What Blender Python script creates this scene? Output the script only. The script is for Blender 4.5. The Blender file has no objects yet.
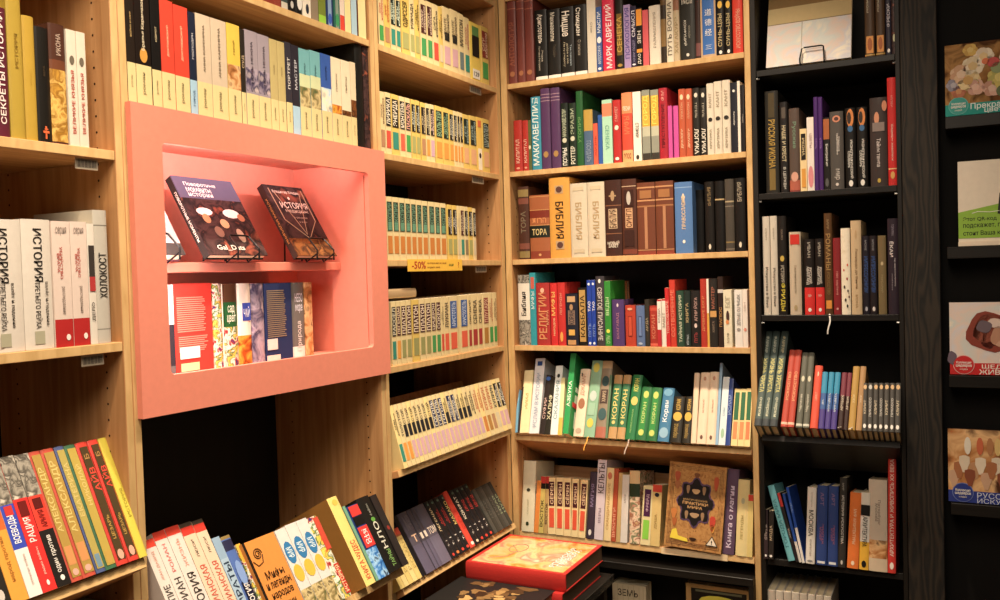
import bpy, bmesh, math, random, re
from mathutils import Vector, Matrix
random.seed(7)
C = bpy.context.scene.collection
SC = bpy.context.scene
# ------------------------------------------------------------------ camera
FPX, YAW, PITCH, ROLL = 895.33, 0.4715, 0.0289, -0.0294
CAM = Vector((1.4725, -2.9407, 1.55))
FW = Vector((-math.sin(YAW)*math.cos(PITCH), math.cos(YAW)*math.cos(PITCH), -math.sin(PITCH)))
_r0 = Vector((math.cos(YAW), math.sin(YAW), 0)); _u0 = _r0.cross(FW)
RT = _r0*math.cos(ROLL) + _u0*math.sin(ROLL)
UP = -_r0*math.sin(ROLL) + _u0*math.cos(ROLL)
def ray(x, y): return FW + RT*((x-500)/FPX) - UP*((y-300)/FPX)
def hit(pt, n, x, y):
    d = ray(x, y); t = (pt-CAM).dot(n)/d.dot(n); return CAM + d*t
cd = bpy.data.cameras.new('camera'); cd.sensor_width = 36; cd.lens = FPX/1000*36; cd.clip_start = .05; cd.clip_end = 50
co = bpy.data.objects.new('camera', cd); C.objects.link(co)
m3 = Matrix((RT, UP, -FW)).transposed(); co.matrix_world = Matrix.Translation(CAM) @ m3.to_4x4()
SC.camera = co
# ------------------------------------------------------------------ materials
def lin(h):
    h = h.lstrip('#')
    if len(h) == 3: h = ''.join(c*2 for c in h)
    v = [int(h[i:i+2], 16)/255 for i in (0, 2, 4)]
    return tuple(c/12.92 if c <= .04045 else ((c+.055)/1.055)**2.4 for c in v) + (1,)
ART = {'flor': 'c08a78,5a6b4a,e8cdb0,8a4a3a,d9b98a', 'engr': '2a2826,9a9488,4a4640,c4bcae', 'orn': '8a6038,a87a48,b88a54,7a5230', 'fire': '2a1810,a8501c,e0a040,6a2a12',
 'sky': '5a86b8,b9d0dd,e8dcc0,7a8a92', 'land': '4a5a38,8a7a50,c9b888,3a3020', 'gray': '8a8078,cfc4b4,5a5450,e6dccc',
 'blue': '1a3a7a,3a7ac0,9ac4e6,0a1a40', 'mult': 'd8602c,f0d060,3a6a3a,f4ead8,a02a20,2a3a70', 'pal': 'e0d8c8,c8cecc,dac8be,ccccd2,e6decf',
 'gold': 'b88a38,8a6020,d8b060,a07028', 'brn': '5a3018,7a4a22,3a1e10,8a5a30', 'dusk': '6a5a78,a89aa8,3a3450,c8b8b8', 'grn': '8ab89a,a8cdb0,c8b870,6a9a80',
 'lac': '241818,4a3230,1a1214,8a4a38', 'figs': '2a1c10,8a6a40,c8a878,4a3420,1a1008', 'bank': '7a4a28,b07a4a,d8b080,4a2a18', 'spk': 'e6dcc6,efe6d2,e0d4ba', 'still': '5a3a20,8a6238,a88050,4a2e18,704828'}
MC = {}
def nodes_of(m):
    m.use_nodes = True; nt = m.node_tree; return nt, nt.nodes['Principled BSDF']
def mat(tok, rough=.5, coat=0.0, raw=False):
    key = (tok, rough, coat)
    if key in MC: return MC[key]
    m = bpy.data.materials.new('ink_'+tok.strip('$#')); nt, b = nodes_of(m); N = nt.nodes; L = nt.links
    b.inputs['Roughness'].default_value = rough; b.inputs['Coat Weight'].default_value = coat; b.inputs['Specular IOR Level'].default_value = .22
    tc = N.new('ShaderNodeTexCoord')
    if tok.startswith('$'):
        nm, _, sc = tok[1:].partition('*'); cols = ART[nm].split(',')
        nz = N.new('ShaderNodeTexNoise'); nz.inputs['Scale'].default_value = float(sc or 45); nz.inputs['Detail'].default_value = 4; nz.inputs['Distortion'].default_value = .8
        L.new(tc.outputs['Object'], nz.inputs['Vector'])
        r = N.new('ShaderNodeValToRGB'); cr = r.color_ramp; n = len(cols)
        while len(cr.elements) < n: cr.elements.new(.5)
        for i, c in enumerate(cols): cr.elements[i].position = .3+.4*i/(n-1); cr.elements[i].color = lin(c)
        L.new(nz.outputs['Fac'], r.inputs['Fac']); L.new(r.outputs['Color'], b.inputs['Base Color'])
    else:
        c = lin(tok)
        if not raw: g = .3*c[0]+.55*c[1]+.15*c[2]; c = tuple(.94*(x*.9+g*.1) for x in c[:3])+(1,)
        nz = N.new('ShaderNodeTexNoise'); nz.inputs['Scale'].default_value = 60; nz.inputs['Detail'].default_value = 3
        L.new(tc.outputs['Object'], nz.inputs['Vector'])
        mx = N.new('ShaderNodeMix'); mx.data_type = 'RGBA'; L.new(nz.outputs['Fac'], mx.inputs['Factor'])
        mx.inputs['A'].default_value = tuple(x*.93 for x in c[:3])+(1,); mx.inputs['B'].default_value = tuple(min(1, x*1.07) for x in c[:3])+(1,)
        L.new(mx.outputs['Result'], b.inputs['Base Color'])
    MC[key] = m; return m
def wood(name, c1, c2, scale, stretch, rough=.5, bump=.05):
    m = bpy.data.materials.new(name); nt, b = nodes_of(m); N = nt.nodes; L = nt.links
    tc = N.new('ShaderNodeTexCoord'); mp = N.new('ShaderNodeMapping'); mp.inputs['Scale'].default_value = stretch
    L.new(tc.outputs['Object'], mp.inputs['Vector'])
    nz = N.new('ShaderNodeTexNoise'); nz.inputs['Scale'].default_value = scale; nz.inputs['Detail'].default_value = 6; nz.inputs['Distortion'].default_value = .5
    L.new(mp.outputs['Vector'], nz.inputs['Vector'])
    r = N.new('ShaderNodeValToRGB'); r.color_ramp.elements[0].position = .32; r.color_ramp.elements[0].color = lin(c1)
    r.color_ramp.elements[1].position = .68; r.color_ramp.elements[1].color = lin(c2)
    L.new(nz.outputs['Fac'], r.inputs['Fac']); L.new(r.outputs['Color'], b.inputs['Base Color'])
    bp = N.new('ShaderNodeBump'); bp.inputs['Strength'].default_value = bump; bp.inputs['Distance'].default_value = .002
    L.new(nz.outputs['Fac'], bp.inputs['Height']); L.new(bp.outputs['Normal'], b.inputs['Normal'])
    b.inputs['Roughness'].default_value = rough; b.inputs['Specular IOR Level'].default_value = .3
    return m
OAK_V = wood('oak_upright', 'a9784b', 'c69767', 9, (6, 6, .35))
OAK_LX = wood('oak_board_side', 'a9784b', 'c69767', 9, (6, .35, 6))
OAK_CX = wood('oak_board_back', 'a9784b', 'c69767', 9, (.35, 6, 6))
EDGE = wood('oak_edge_tape', 'bd9a66', 'd2b07c', 9, (5, 5, 1.2))  # paler oak for front faces: their direct light put into the colour
BLK_V = wood('black_wood_upright', '120f0c', '1c1814', 10, (7, 7, .3), .55, .15)
BLK_H = wood('black_wood_board', '110e0c', '1c1916', 10, (.3, 7, 7), .45, .1)
BACK = wood('dark_back_board', '0d0b0a', '14110f', 5, (5, 5, .4), .7)
def dark_panel():
    m = bpy.data.materials.new('dark_veneer'); nt, b = nodes_of(m); N = nt.nodes; L = nt.links
    tc = N.new('ShaderNodeTexCoord'); mp = N.new('ShaderNodeMapping'); mp.inputs['Scale'].default_value = (1, 1, .16); mp.inputs['Rotation'].default_value = (0, .05, 0)
    L.new(tc.outputs['Object'], mp.inputs['Vector'])
    w = N.new('ShaderNodeTexWave'); w.wave_type = 'RINGS'; w.rings_direction = 'Z'; w.inputs['Scale'].default_value = 20; w.inputs['Distortion'].default_value = 26; w.inputs['Detail'].default_value = 3; w.inputs['Detail Scale'].default_value = .7
    L.new(mp.outputs['Vector'], w.inputs['Vector'])
    r = N.new('ShaderNodeValToRGB'); r.color_ramp.elements[0].color = lin('090705'); r.color_ramp.elements[1].color = lin('2b231a')
    L.new(w.outputs['Fac'], r.inputs['Fac']); L.new(r.outputs['Color'], b.inputs['Base Color'])
    bp = N.new('ShaderNodeBump'); bp.inputs['Strength'].default_value = .3; bp.inputs['Distance'].default_value = .002
    L.new(w.outputs['Fac'], bp.inputs['Height']); L.new(bp.outputs['Normal'], b.inputs['Normal']); b.inputs['Roughness'].default_value = .75
    return m
VENEER = dark_panel()
PINK = mat('dd8874', .501, raw=True)
HOLE = mat('2a1608', .9); METAL = None
def metal():
    m = bpy.data.materials.new('steel'); nt, b = nodes_of(m); b.inputs['Metallic'].default_value = 1; b.inputs['Base Color'].default_value = (.7, .68, .65, 1); b.inputs['Roughness'].default_value = .3
    nz = nt.nodes.new('ShaderNodeTexNoise'); nz.inputs['Scale'].default_value = 200; mr = nt.nodes.new('ShaderNodeMapRange'); mr.inputs['To Min'].default_value = .25; mr.inputs['To Max'].default_value = .4
    nt.links.new(nz.outputs['Fac'], mr.inputs['Value']); nt.links.new(mr.outputs['Result'], b.inputs['Roughness']); return m
METAL = metal()
WIRE = mat('121212', .35)
PAGES = wood('paper_edges', 'd9c9a6', 'eadcbc', 40, (30, 1, 1), .8)
# ------------------------------------------------------------------ mesh helpers
def box(bm, x0, x1, y0, y1, z0, z1, mi=0, mt=None):
    vs = [bm.verts.new((mt @ Vector(p)) if mt else p) for p in ((x0,y0,z0),(x1,y0,z0),(x1,y1,z0),(x0,y1,z0),(x0,y0,z1),(x1,y0,z1),(x1,y1,z1),(x0,y1,z1))]
    for f in ((0,3,2,1),(4,5,6,7),(0,1,5,4),(1,2,6,5),(2,3,7,6),(3,0,4,7)):
        bm.faces.new([vs[i] for i in f]).material_index = mi
def mk(name, bm, mats, parent=None, mtx=None, bevel=0, smooth=False):
    if bevel:
        bmesh.ops.bevel(bm, geom=list(bm.edges), offset=bevel, segments=1, affect='EDGES', clamp_overlap=True)
    me = bpy.data.meshes.new(name); bm.to_mesh(me); bm.free()
    for m in (mats if isinstance(mats, (list, tuple)) else [mats]): me.materials.append(m)
    if smooth: me.polygons.foreach_set('use_smooth', [True]*len(me.polygons))
    o = bpy.data.objects.new(name, me); C.objects.link(o)
    if parent: o.parent = parent
    if mtx is not None: o.matrix_local = mtx
    return o
def empty(name, loc=(0, 0, 0)):
    o = bpy.data.objects.new(name, None); C.objects.link(o); o.location = loc; o.empty_display_size = .05; return o
def tag(o, label, cat, group=None, kind=None):
    if label: o['label'] = label
    if cat: o['category'] = cat
    if group: o['group'] = group
    if kind: o['kind'] = kind
    return o
def boxpart(name, b, m, parent=None, bevel=.0012, off=(0, 0, 0)):
    bm = bmesh.new(); box(bm, b[0]-off[0], b[1]-off[0], b[2]-off[1], b[3]-off[1], b[4]-off[2], b[5]-off[2]); return mk(name, bm, m, parent, None, bevel)
def tube(bm, pts, r, seg=8):
    pts = [Vector(p) for p in pts]; rings = []
    for i, p in enumerate(pts):
        d = (pts[min(i+1, len(pts)-1)]-pts[max(i-1, 0)]).normalized()
        a = d.cross(Vector((.31, .17, .93))).normalized(); b = d.cross(a)
        rings.append([bm.verts.new(p + (a*math.cos(t)+b*math.sin(t))*r) for t in [2*math.pi*k/seg for k in range(seg)]])
    for r0, r1 in zip(rings, rings[1:]):
        for k in range(seg): bm.faces.new((r0[k], r0[(k+1) % seg], r1[(k+1) % seg], r1[k]))
    bm.faces.new(rings[0]); bm.faces.new(rings[-1][::-1])
TXT = {}
def text_mesh(s, col, bold):
    key = (s, col, bold)
    if key in TXT: return TXT[key]
    c = bpy.data.curves.new('lettering', 'FONT'); c.body = s.replace('|', '\n'); c.resolution_u = 2; c.align_x = 'CENTER'; c.space_line = .8
    if bold and not any(ord(ch) > 0x2e80 for ch in s): c.offset = .014
    o = bpy.data.objects.new('lettering', c); C.objects.link(o); bpy.context.view_layer.update()
    me = bpy.data.meshes.new_from_object(o.evaluated_get(bpy.context.evaluated_depsgraph_get()))
    bpy.data.objects.remove(o); bpy.data.curves.remove(c)
    xs = [v.co.x for v in me.vertices]; ys = [v.co.y for v in me.vertices]
    if not xs: xs = ys = [0, 1]
    x0, x1, y0, y1 = min(xs), max(xs), min(ys), max(ys)
    for v in me.vertices: v.co.x -= (x0+x1)/2; v.co.y -= (y0+y1)/2; v.co.z = 0
    me.materials.clear(); me.materials.append(mat(col, .45))
    TXT[key] = (me, max(x1-x0, .01), max(y1-y0, .01)); return TXT[key]
def put_text(parent, s, col, cx, cz, y, L, A, dirn, name='title', bold=True, stretch=1.5):
    """lettering in the x-z plane of the parent, facing -y; L along the reading direction, A across"""
    me, W, H = text_mesh(s, col, bold)
    sy = A/H; sx = min(L/W, sy*stretch); sy = min(sy, sx*2.6)
    o = bpy.data.objects.new(name, me); C.objects.link(o); o.parent = parent
    X, Z = Vector((1, 0, 0)), Vector((0, 0, 1))
    ax, ay = (X, Z) if dirn == 'h' else (Z, -X) if dirn == 'u' else (-Z, X)
    mt = Matrix((ax*sx, ay*sy, ax.cross(ay))).transposed().to_4x4(); mt.translation = Vector((cx, y, cz))
    o.matrix_local = mt; return o
def shape(parent, name, pts, col, y, th=.0004):
    """thin print or plate in the parent's x-z plane, facing -y"""
    bm = bmesh.new(); a = [bm.verts.new((p[0], y-th, p[1])) for p in pts]; b = [bm.verts.new((p[0], y, p[1])) for p in pts]
    bm.faces.new(a); bm.faces.new(b[::-1]); n = len(pts)
    for i in range(n): bm.faces.new((a[i], b[i], b[(i+1) % n], a[(i+1) % n]))
    bmesh.ops.recalc_face_normals(bm, faces=list(bm.faces))
    return mk(name, bm, col if not isinstance(col, str) else mat(col, .45), parent)
def rect(x0, x1, z0, z1): return [(x0, z0), (x1, z0), (x1, z1), (x0, z1)]
def oval(cx, cz, rx, rz, n=20, f=lambda a: 1): return [(cx+rx*f(2*math.pi*k/n)*math.cos(2*math.pi*k/n), cz+rz*f(2*math.pi*k/n)*math.sin(2*math.pi*k/n)) for k in range(n)]
# ------------------------------------------------------------------ books
def book(mtx, w, h, d, hard, col, items=(), pages=None, face=False):
    """local x along the shelf, y into the shelf, z up; spine (or the front cover) at y = 0"""
    bands = sorted((i for i in items if i[0] == 'B'), key=lambda i: i[1])
    zs = {0.0, 1.0}
    for b in bands: zs |= {b[1], b[2]}
    zs = sorted(zs); mats = [mat(col, .85, 0) if face else mat(col, .5 if hard else .42, .04)]; bmi = []
    for z0, z1 in zip(zs, zs[1:]):
        mi = 0
        for b in bands:
            if b[1] <= (z0+z1)/2 <= b[2]:
                mm = mat(b[4], .85, 0) if face else mat(b[4], .5 if hard else .42, .04)
                if mm not in mats: mats.append(mm)
                mi = mats.index(mm)
        bmi.append(mi)
    t = min(.0025, w*.16) if hard else min(.0007, w*.1)
    bl = min(.004, w*.14) if hard and not face else min(.0006, w*.1)
    if face:   # a book shown cover outwards: thin in y
        outer = [(0, d), (0, 0), (w, 0), (w, d)]; inner = None
    else:
        outer = [(0, d), (0, bl), (w*.12, bl*.4), (w*.32, 0), (w*.68, 0), (w*.88, bl*.4), (w, bl), (w, d)]
        k = bl+t; inner = [(t, d), (t, k), (w*.2, k), (w*.35, k), (w*.65, k), (w*.8, k), (w-t, k), (w-t, d)]
    bm = bmesh.new()
    if face:
        ct = .003
        for z0, z1, mi in zip(zs, zs[1:], bmi): box(bm, 0, w, 0, ct, z0*h, z1*h, mi)
        box(bm, 0, w, d-ct, d, 0, h); box(bm, 0, .003, ct, d-ct, 0, h)
        bmesh.ops.remove_doubles(bm, verts=list(bm.verts), dist=1e-6)
        cov = mk('hardcover_book' if hard else 'paperback_book', bm, mats, None, mtx)
        b2 = bmesh.new(); box(b2, .0035, w-.003, ct+.0002, d-ct-.0002, .003 if hard else .0002, h-(.003 if hard else .0002)); mk('page_block', b2, PAGES, cov)
    else:
        n = len(outer); co_ = [[bm.verts.new((x, y, z*h)) for x, y in outer] for z in zs]; ci = [[bm.verts.new((x, y, z*h)) for x, y in inner] for z in (0, 1)]
        for j in range(len(zs)-1):
            for i in range(n-1):
                f = bm.faces.new((co_[j][i], co_[j][i+1], co_[j+1][i+1], co_[j+1][i])); f.material_index = bmi[j] if 0 < i < n-2 else 0; f.smooth = 1 < i < n-2
        for i in range(n-1):
            bm.faces.new((ci[0][i+1], ci[0][i], ci[1][i], ci[1][i+1]))
            bm.faces.new((co_[0][i+1], co_[0][i], ci[0][i], ci[0][i+1])); bm.faces.new((co_[-1][i], co_[-1][i+1], ci[1][i+1], ci[1][i]))
        for i in (0, n-1):
            ring = [c[i] for c in co_]
            f = [ci[0][i]] + ring + [ci[1][i]]
            bm.faces.new(f if i == 0 else f[::-1])
        for e in bm.edges:
            za, zb = e.verts[0].co.z, e.verts[1].co.z
            if za == zb or abs(e.verts[0].co.y-d) < 1e-6: e.smooth = False
        cov = mk('hardcover_book' if hard else 'paperback_book', bm, mats, None, mtx)
        g = .003 if hard else 0
        b2 = bmesh.new(); box(b2, t+.00005, w-t-.00005, k+.0002, d-.0035 if hard else d-.0003, g, h-g); mk('page_block', b2, pages or PAGES, cov)
    yy = -.0003
    for i in items:
        kd, a, b, q, c, s = i
        dr, fw, cx = q
        z0, z1 = a*h, b*h; xx = w*cx
        if kd == 'P': shape(cov, 'label_panel', rect(xx-w*fw/2, xx+w*fw/2, z0, z1), c, yy); yy -= .0003
        elif kd == 'E': r = w*fw/2; shape(cov, 'emblem', oval(xx, (z0+z1)/2, r, max((z1-z0)/2, r*.3), 12), c, yy); yy -= .0002
        elif kd == 'T':
            L, A = (w*fw, z1-z0) if dr == 'h' else (z1-z0, w*fw)
            put_text(cov, s, c, xx, (z0+z1)/2, yy-.0004, L, A, dr)
        elif kd == 'R':
            l = z1-z0; b3 = bmesh.new(); prev = None
            for kk in range(7):
                u = kk/6; x = xx+.004*math.sin(u*5); yq = -.012-.008*math.sin(u*2.2); zz = .004-u*l
                if kk == 0: yq = .004
                p, q2 = b3.verts.new((x-.0022, yq, zz)), b3.verts.new((x+.0022, yq-.0008, zz))
                if prev: b3.faces.new((prev[0], prev[1], q2, p))
                prev = (p, q2)
            mk('ribbon_bookmark', b3, mat(c, .5), cov)
    return cov
PAT = re.compile(r'^([BPTER])(\d+)-(\d+)([udh]?)(\d*)(?:@(\d+))?(?:/(\S+))?\s?(.*)$')
def parse(s):
    g = PAT.match(s); assert g, s
    k, a, b, d, f, c, col, tx = g.groups()
    return (k, int(a)/100, int(b)/100, (d or 'u', int(f)/100 if f else .62, int(c)/100 if c else .5), col or '222222', tx)
ORD = ['first', 'second', 'third', 'fourth', 'fifth', 'sixth', 'seventh', 'eighth', 'ninth', 'tenth', 'eleventh', 'twelfth', 'thirteenth', 'fourteenth', 'fifteenth', 'sixteenth', 'seventeenth', 'eighteenth', 'nineteenth', 'twentieth']
NUM = ['one', 'two', 'three', 'four', 'five', 'six', 'seven', 'eight', 'nine', 'ten', 'eleven', 'twelve', 'thirteen', 'fourteen', 'fifteen', 'sixteen', 'seventeen']
def frame(wall, off, z, tilt):
    a = math.radians(tilt); s, c = math.sin(a), math.cos(a)
    if wall == 'L': O = Vector((off, 0, z)); u = Vector((0, 1, 0)); v = Vector((-s, 0, c))
    else: O = Vector((0, -off, z)); u = Vector((1, 0, 0)); v = Vector((0, s, c))
    return O, u, v, v.cross(u)     # last: into the shelf
def row(wall, off, z, tilt, meas, long, short, anchor, books, rev=False, dmax=.24, group=None):
    """books: (x0, x1, ytop, 'h'/'p'(+flags), colour, description, items...) ; pixel edges are read on the line meas"""
    O, u, v, into = frame(wall, off, z, tilt); n = -into
    (xa, ya), (xb, yb) = meas
    placed = []; last = None
    for bk in books:
        x0, x1, yt, kd, col, desc = bk[:6]; items = [parse(s) for s in bk[6:] if isinstance(s, str)]; opt = next((s for s in bk[6:] if isinstance(s, dict)), {})
        if x0 is None: x0 = last
        last = x1
        ym = lambda x: ya+(yb-ya)*(x-xa)/(xb-xa)
        out = opt.get('out', 0); O2 = O + n*out
        s0 = (hit(O2, n, x0, ym(x0))-O2).dot(u); s1 = (hit(O2, n, x1, ym(x1))-O2).dot(u)
        xt = opt.get('xt'); pt = hit(O2, n, xt if xt else (x0+x1)/2, yt)-O2; h = max(pt.dot(v), .03); lean = 0
        if xt: lean = math.atan2(pt.dot(u)-(s0+s1)/2, h); h = h/math.cos(lean)
        if 'h' in opt: h = opt['h']
        if 'top' in opt: h = (hit(O2, n, *opt['top'])-O2).dot(v)
        if 'lean' in opt: lean = math.radians(opt['lean'])
        w = max(s1-s0-.0004, .003); d = opt.get('d', min(dmax, max(.11, h*.68)))
        R_ = Matrix((u, into, v)).transposed().to_4x4()
        org = O2+u*(s0+.0002)+v*(.0004+opt.get('lift', 0))
        mt = Matrix.Translation(org) @ R_
        if lean: 
            piv = Matrix.Translation((w/2, 0, 0)); mt = mt @ piv @ Matrix.Rotation(lean, 4, 'Y') @ Matrix.Translation((-w/2, 0, abs(math.sin(lean))*w/2))
        b = book(mt, w, h, d, kd[0] == 'h', col, items, face='f' in kd)
        placed.append((b, desc))
    cnt = {}
    for _, ds in placed: cnt[ds] = cnt.get(ds, 0)+1
    seen = {}
    for b, ds in (placed[::-1] if rev else placed):
        k = seen[ds] = seen.get(ds, 0)+1; nm = 'paperback' if b.name.startswith('paper') else 'hardcover'
        lb = f'{ds} on the {long}' if cnt[ds] == 1 else f'{ds}, {ORD[k-1]} of {NUM[cnt[ds]-1]} from the {anchor}, {short}'
        if len(re.findall(r"[A-Za-z0-9][A-Za-z0-9'-]*", lb)) > 16: print('LONG', lb)
        tag(b, lb, 'book', group or 'books on the '+long)
    return placed
# ------------------------------------------------------------------ rows of books
def anchors(case, shelf): return f'{shelf} shelf of the {case} bookcase', f'{shelf} shelf, {case.split()[0]} bookcase'
W = 'wide oak'; ZC = (2.239, 1.921, 1.601, 1.2875); ZL = (2.224, 1.912, 1.601, 1.2885)
CP = 'corner post'
row('C', -.008, ZC[0], 0, ((507, 50), (743, 28)), *anchors(W, 'top'), CP, [
 (507.6, 516.1, -4, 'h', '7a3a32', 'tall maroon cloth book', 'B85-86/b06a50', 'B94-95/b06a50', 'T20-70/a8604a АНТОЛОГИЯ', 'E8-14u60/b0704a'),
 (516.8, 524.4, -4, 'h', '7a3a32', 'tall maroon cloth book', 'B85-86/b06a50', 'B94-95/b06a50', 'E8-14u60/b0704a'),
 (524.8, 533.4, -4, 'h', '7a3a32', 'tall maroon cloth book', 'B85-86/b06a50', 'B94-95/b06a50', 'E8-14u60/b0704a'),
 (534.8, 546.7, 9.8, 'h', '1b1917', 'black white-footed volume', 'B0-5/f2ece0', 'T52-94d52@45/efe6d8 Аристотель', 'T14-48d18@36/b8b0a0 Поэтика Риторика', 'T20-48d16@62/b8b0a0 Этика'),
 (547.4, 559.9, 9, 'h', '1b1917', 'black white-footed volume', 'B0-5/f2ece0', 'T54-95d36@45/d8d0c0 Макиавелли', 'T30-48d26@55/5a5448 Государь'),
 (560.5, 573.7, 6.8, 'h', '1b1917', 'black white-footed volume', 'B0-5/f2ece0', 'T58-94d70@38/efe6d8 Ницше', 'T14-50d16@28/c0b49a По ту сторону', 'T14-52d16@52/b0a890 добра и зла', 'T12-48d16@76/a0b0b8 Так говорил'),
 (574.3, 586.4, 4.5, 'h', '1b1917', 'black white-footed volume', 'B0-5/f2ece0', 'T56-96d46@34/efe6d8 Стоицизм', 'T28-50d26@42/9a9080 О жизни'),
 (587.4, 596.2, -10, 'p', 'd9cfbc', 'tall cream paperback with plain spine', 'T45-65d25/8a8070 Стоя'),
 (596.5, 602, 6.8, 'p', '3a5a9a', 'thin blue paperback with white emblem', 'T60-92/dfe6f0 МЫСЛИ', 'E44-54u80/f4f0f0', 'T12-40/c8d4e6 ФИЛОСОФИЯ', 'E3-7u60/f4f0f0'),
 (602.3, 614, -10, 'h', 'd81f4a', 'crimson book with tall white capitals', 'T3-82u62/f6e6e6 МАРК АВРЕЛИЙ'),
 (615.4, 623.6, -8, 'h', '1e1a14', 'dark book with gilt spine panels', 'P18-72u62/7a5e22', 'T22-68/c8a040 СЕНЕКА', 'E3-7u60/b08a34'),
 (623.9, 630.6, 4.7, 'p', 'a890c4', 'lilac paperback with violet lettering', 'T15-95u66/5a4a96 ПСИХОЛОГИЯ'),
 (630.8, 636.3, 6, 'p', '2a2440', 'thin indigo paperback with white lettering', 'T48-94/dcd8e8 СМЫСЛ', 'T8-44/8a84a8 ЖИЗНИ ЛЮДЕЙ', 'E3-6/e8e4f0'),
 (636.4, 642, 8, 'p', '17120e', 'black and orange banded paperback', 'B70-98/f09a1c', 'B24-30/f09a1c', 'T34-66/e8e0d0 ЗЕН', 'T4-22/e8e0d0 ДАО'),
 (642.7, 648.3, 10, 'p', 'e05a62', 'thin coral pink paperback'),
 (649, 660.3, 5.3, 'h', 'e8ddca', 'thick white book with faint title', 'T28-88u25/a89a88 РАЗМЫШЛЕНИЯ'),
 (660.8, 666, -6, 'h', '33261a', 'narrow dark brown book with tan panel', 'B24-64/8a6a38', 'B84-92/6a4e2a'),
 (666.2, 673.2, -8, 'h', 'e6dcc4', 'cream book with grey lettering', 'T10-86/6a6050 ПУТЬ ВОИНА'),
 (673.4, 679.3, -6, 'h', 'c8b490', 'beige book with brown top panel', 'B76-92/9a6a50', 'T12-66/a08a64 ХАГАКУРЭ'),
 (680, 695, -8, 'h', '2c2b27', 'very thick charcoal book with white lettering', 'T16-64d22@35/dcd6c8 КОНФУЦИЙ', 'T28-54d12@62/a09a8a БЕСЕДЫ', 'T82-90h70/c8c2b4 мысли', 'E5-10u20/e8e2d4'),
 (695.4, 700.6, -6, 'h', '3a2622', 'narrow dark russet book', 'B4-24/7a4a48'),
 (701, 715.8, -10, 'h', '3a72c0', 'blue book with white Chinese characters', 'B0-4/c8a880', 'T62-72h46/f4f4f4 道', 'T47-57h46/f4f4f4 德', 'T32-42h46/f4f4f4 经', 'T12-18h44/dfe8f4 三', 'P0-99d12@4/c8a880', 'P0-99d12@96/c8a880'),
 (716.3, 724.2, -8, 'h', '1a1512', 'black gold-lettered book', 'T14-66u60/c8b480 СУНЬ-ЦЗЫ', 'E74-86u60/f0c040', 'E2-8u40/f4f0e6'),
 (724.7, 731.8, -8, 'h', '1a1512', 'black gold-lettered book', 'T14-66u60/c8b480 СУНЬ-ЦЗЫ', 'E74-86u60/f0c040', 'E2-8u40/f4f0e6'),
 (732.4, 742.6, -10, 'h', 'd8341e', 'bright red book at the black-framed end', 'T8-70u55/e8a080 ИСКУССТВО ВОЙНЫ'),
])
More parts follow.
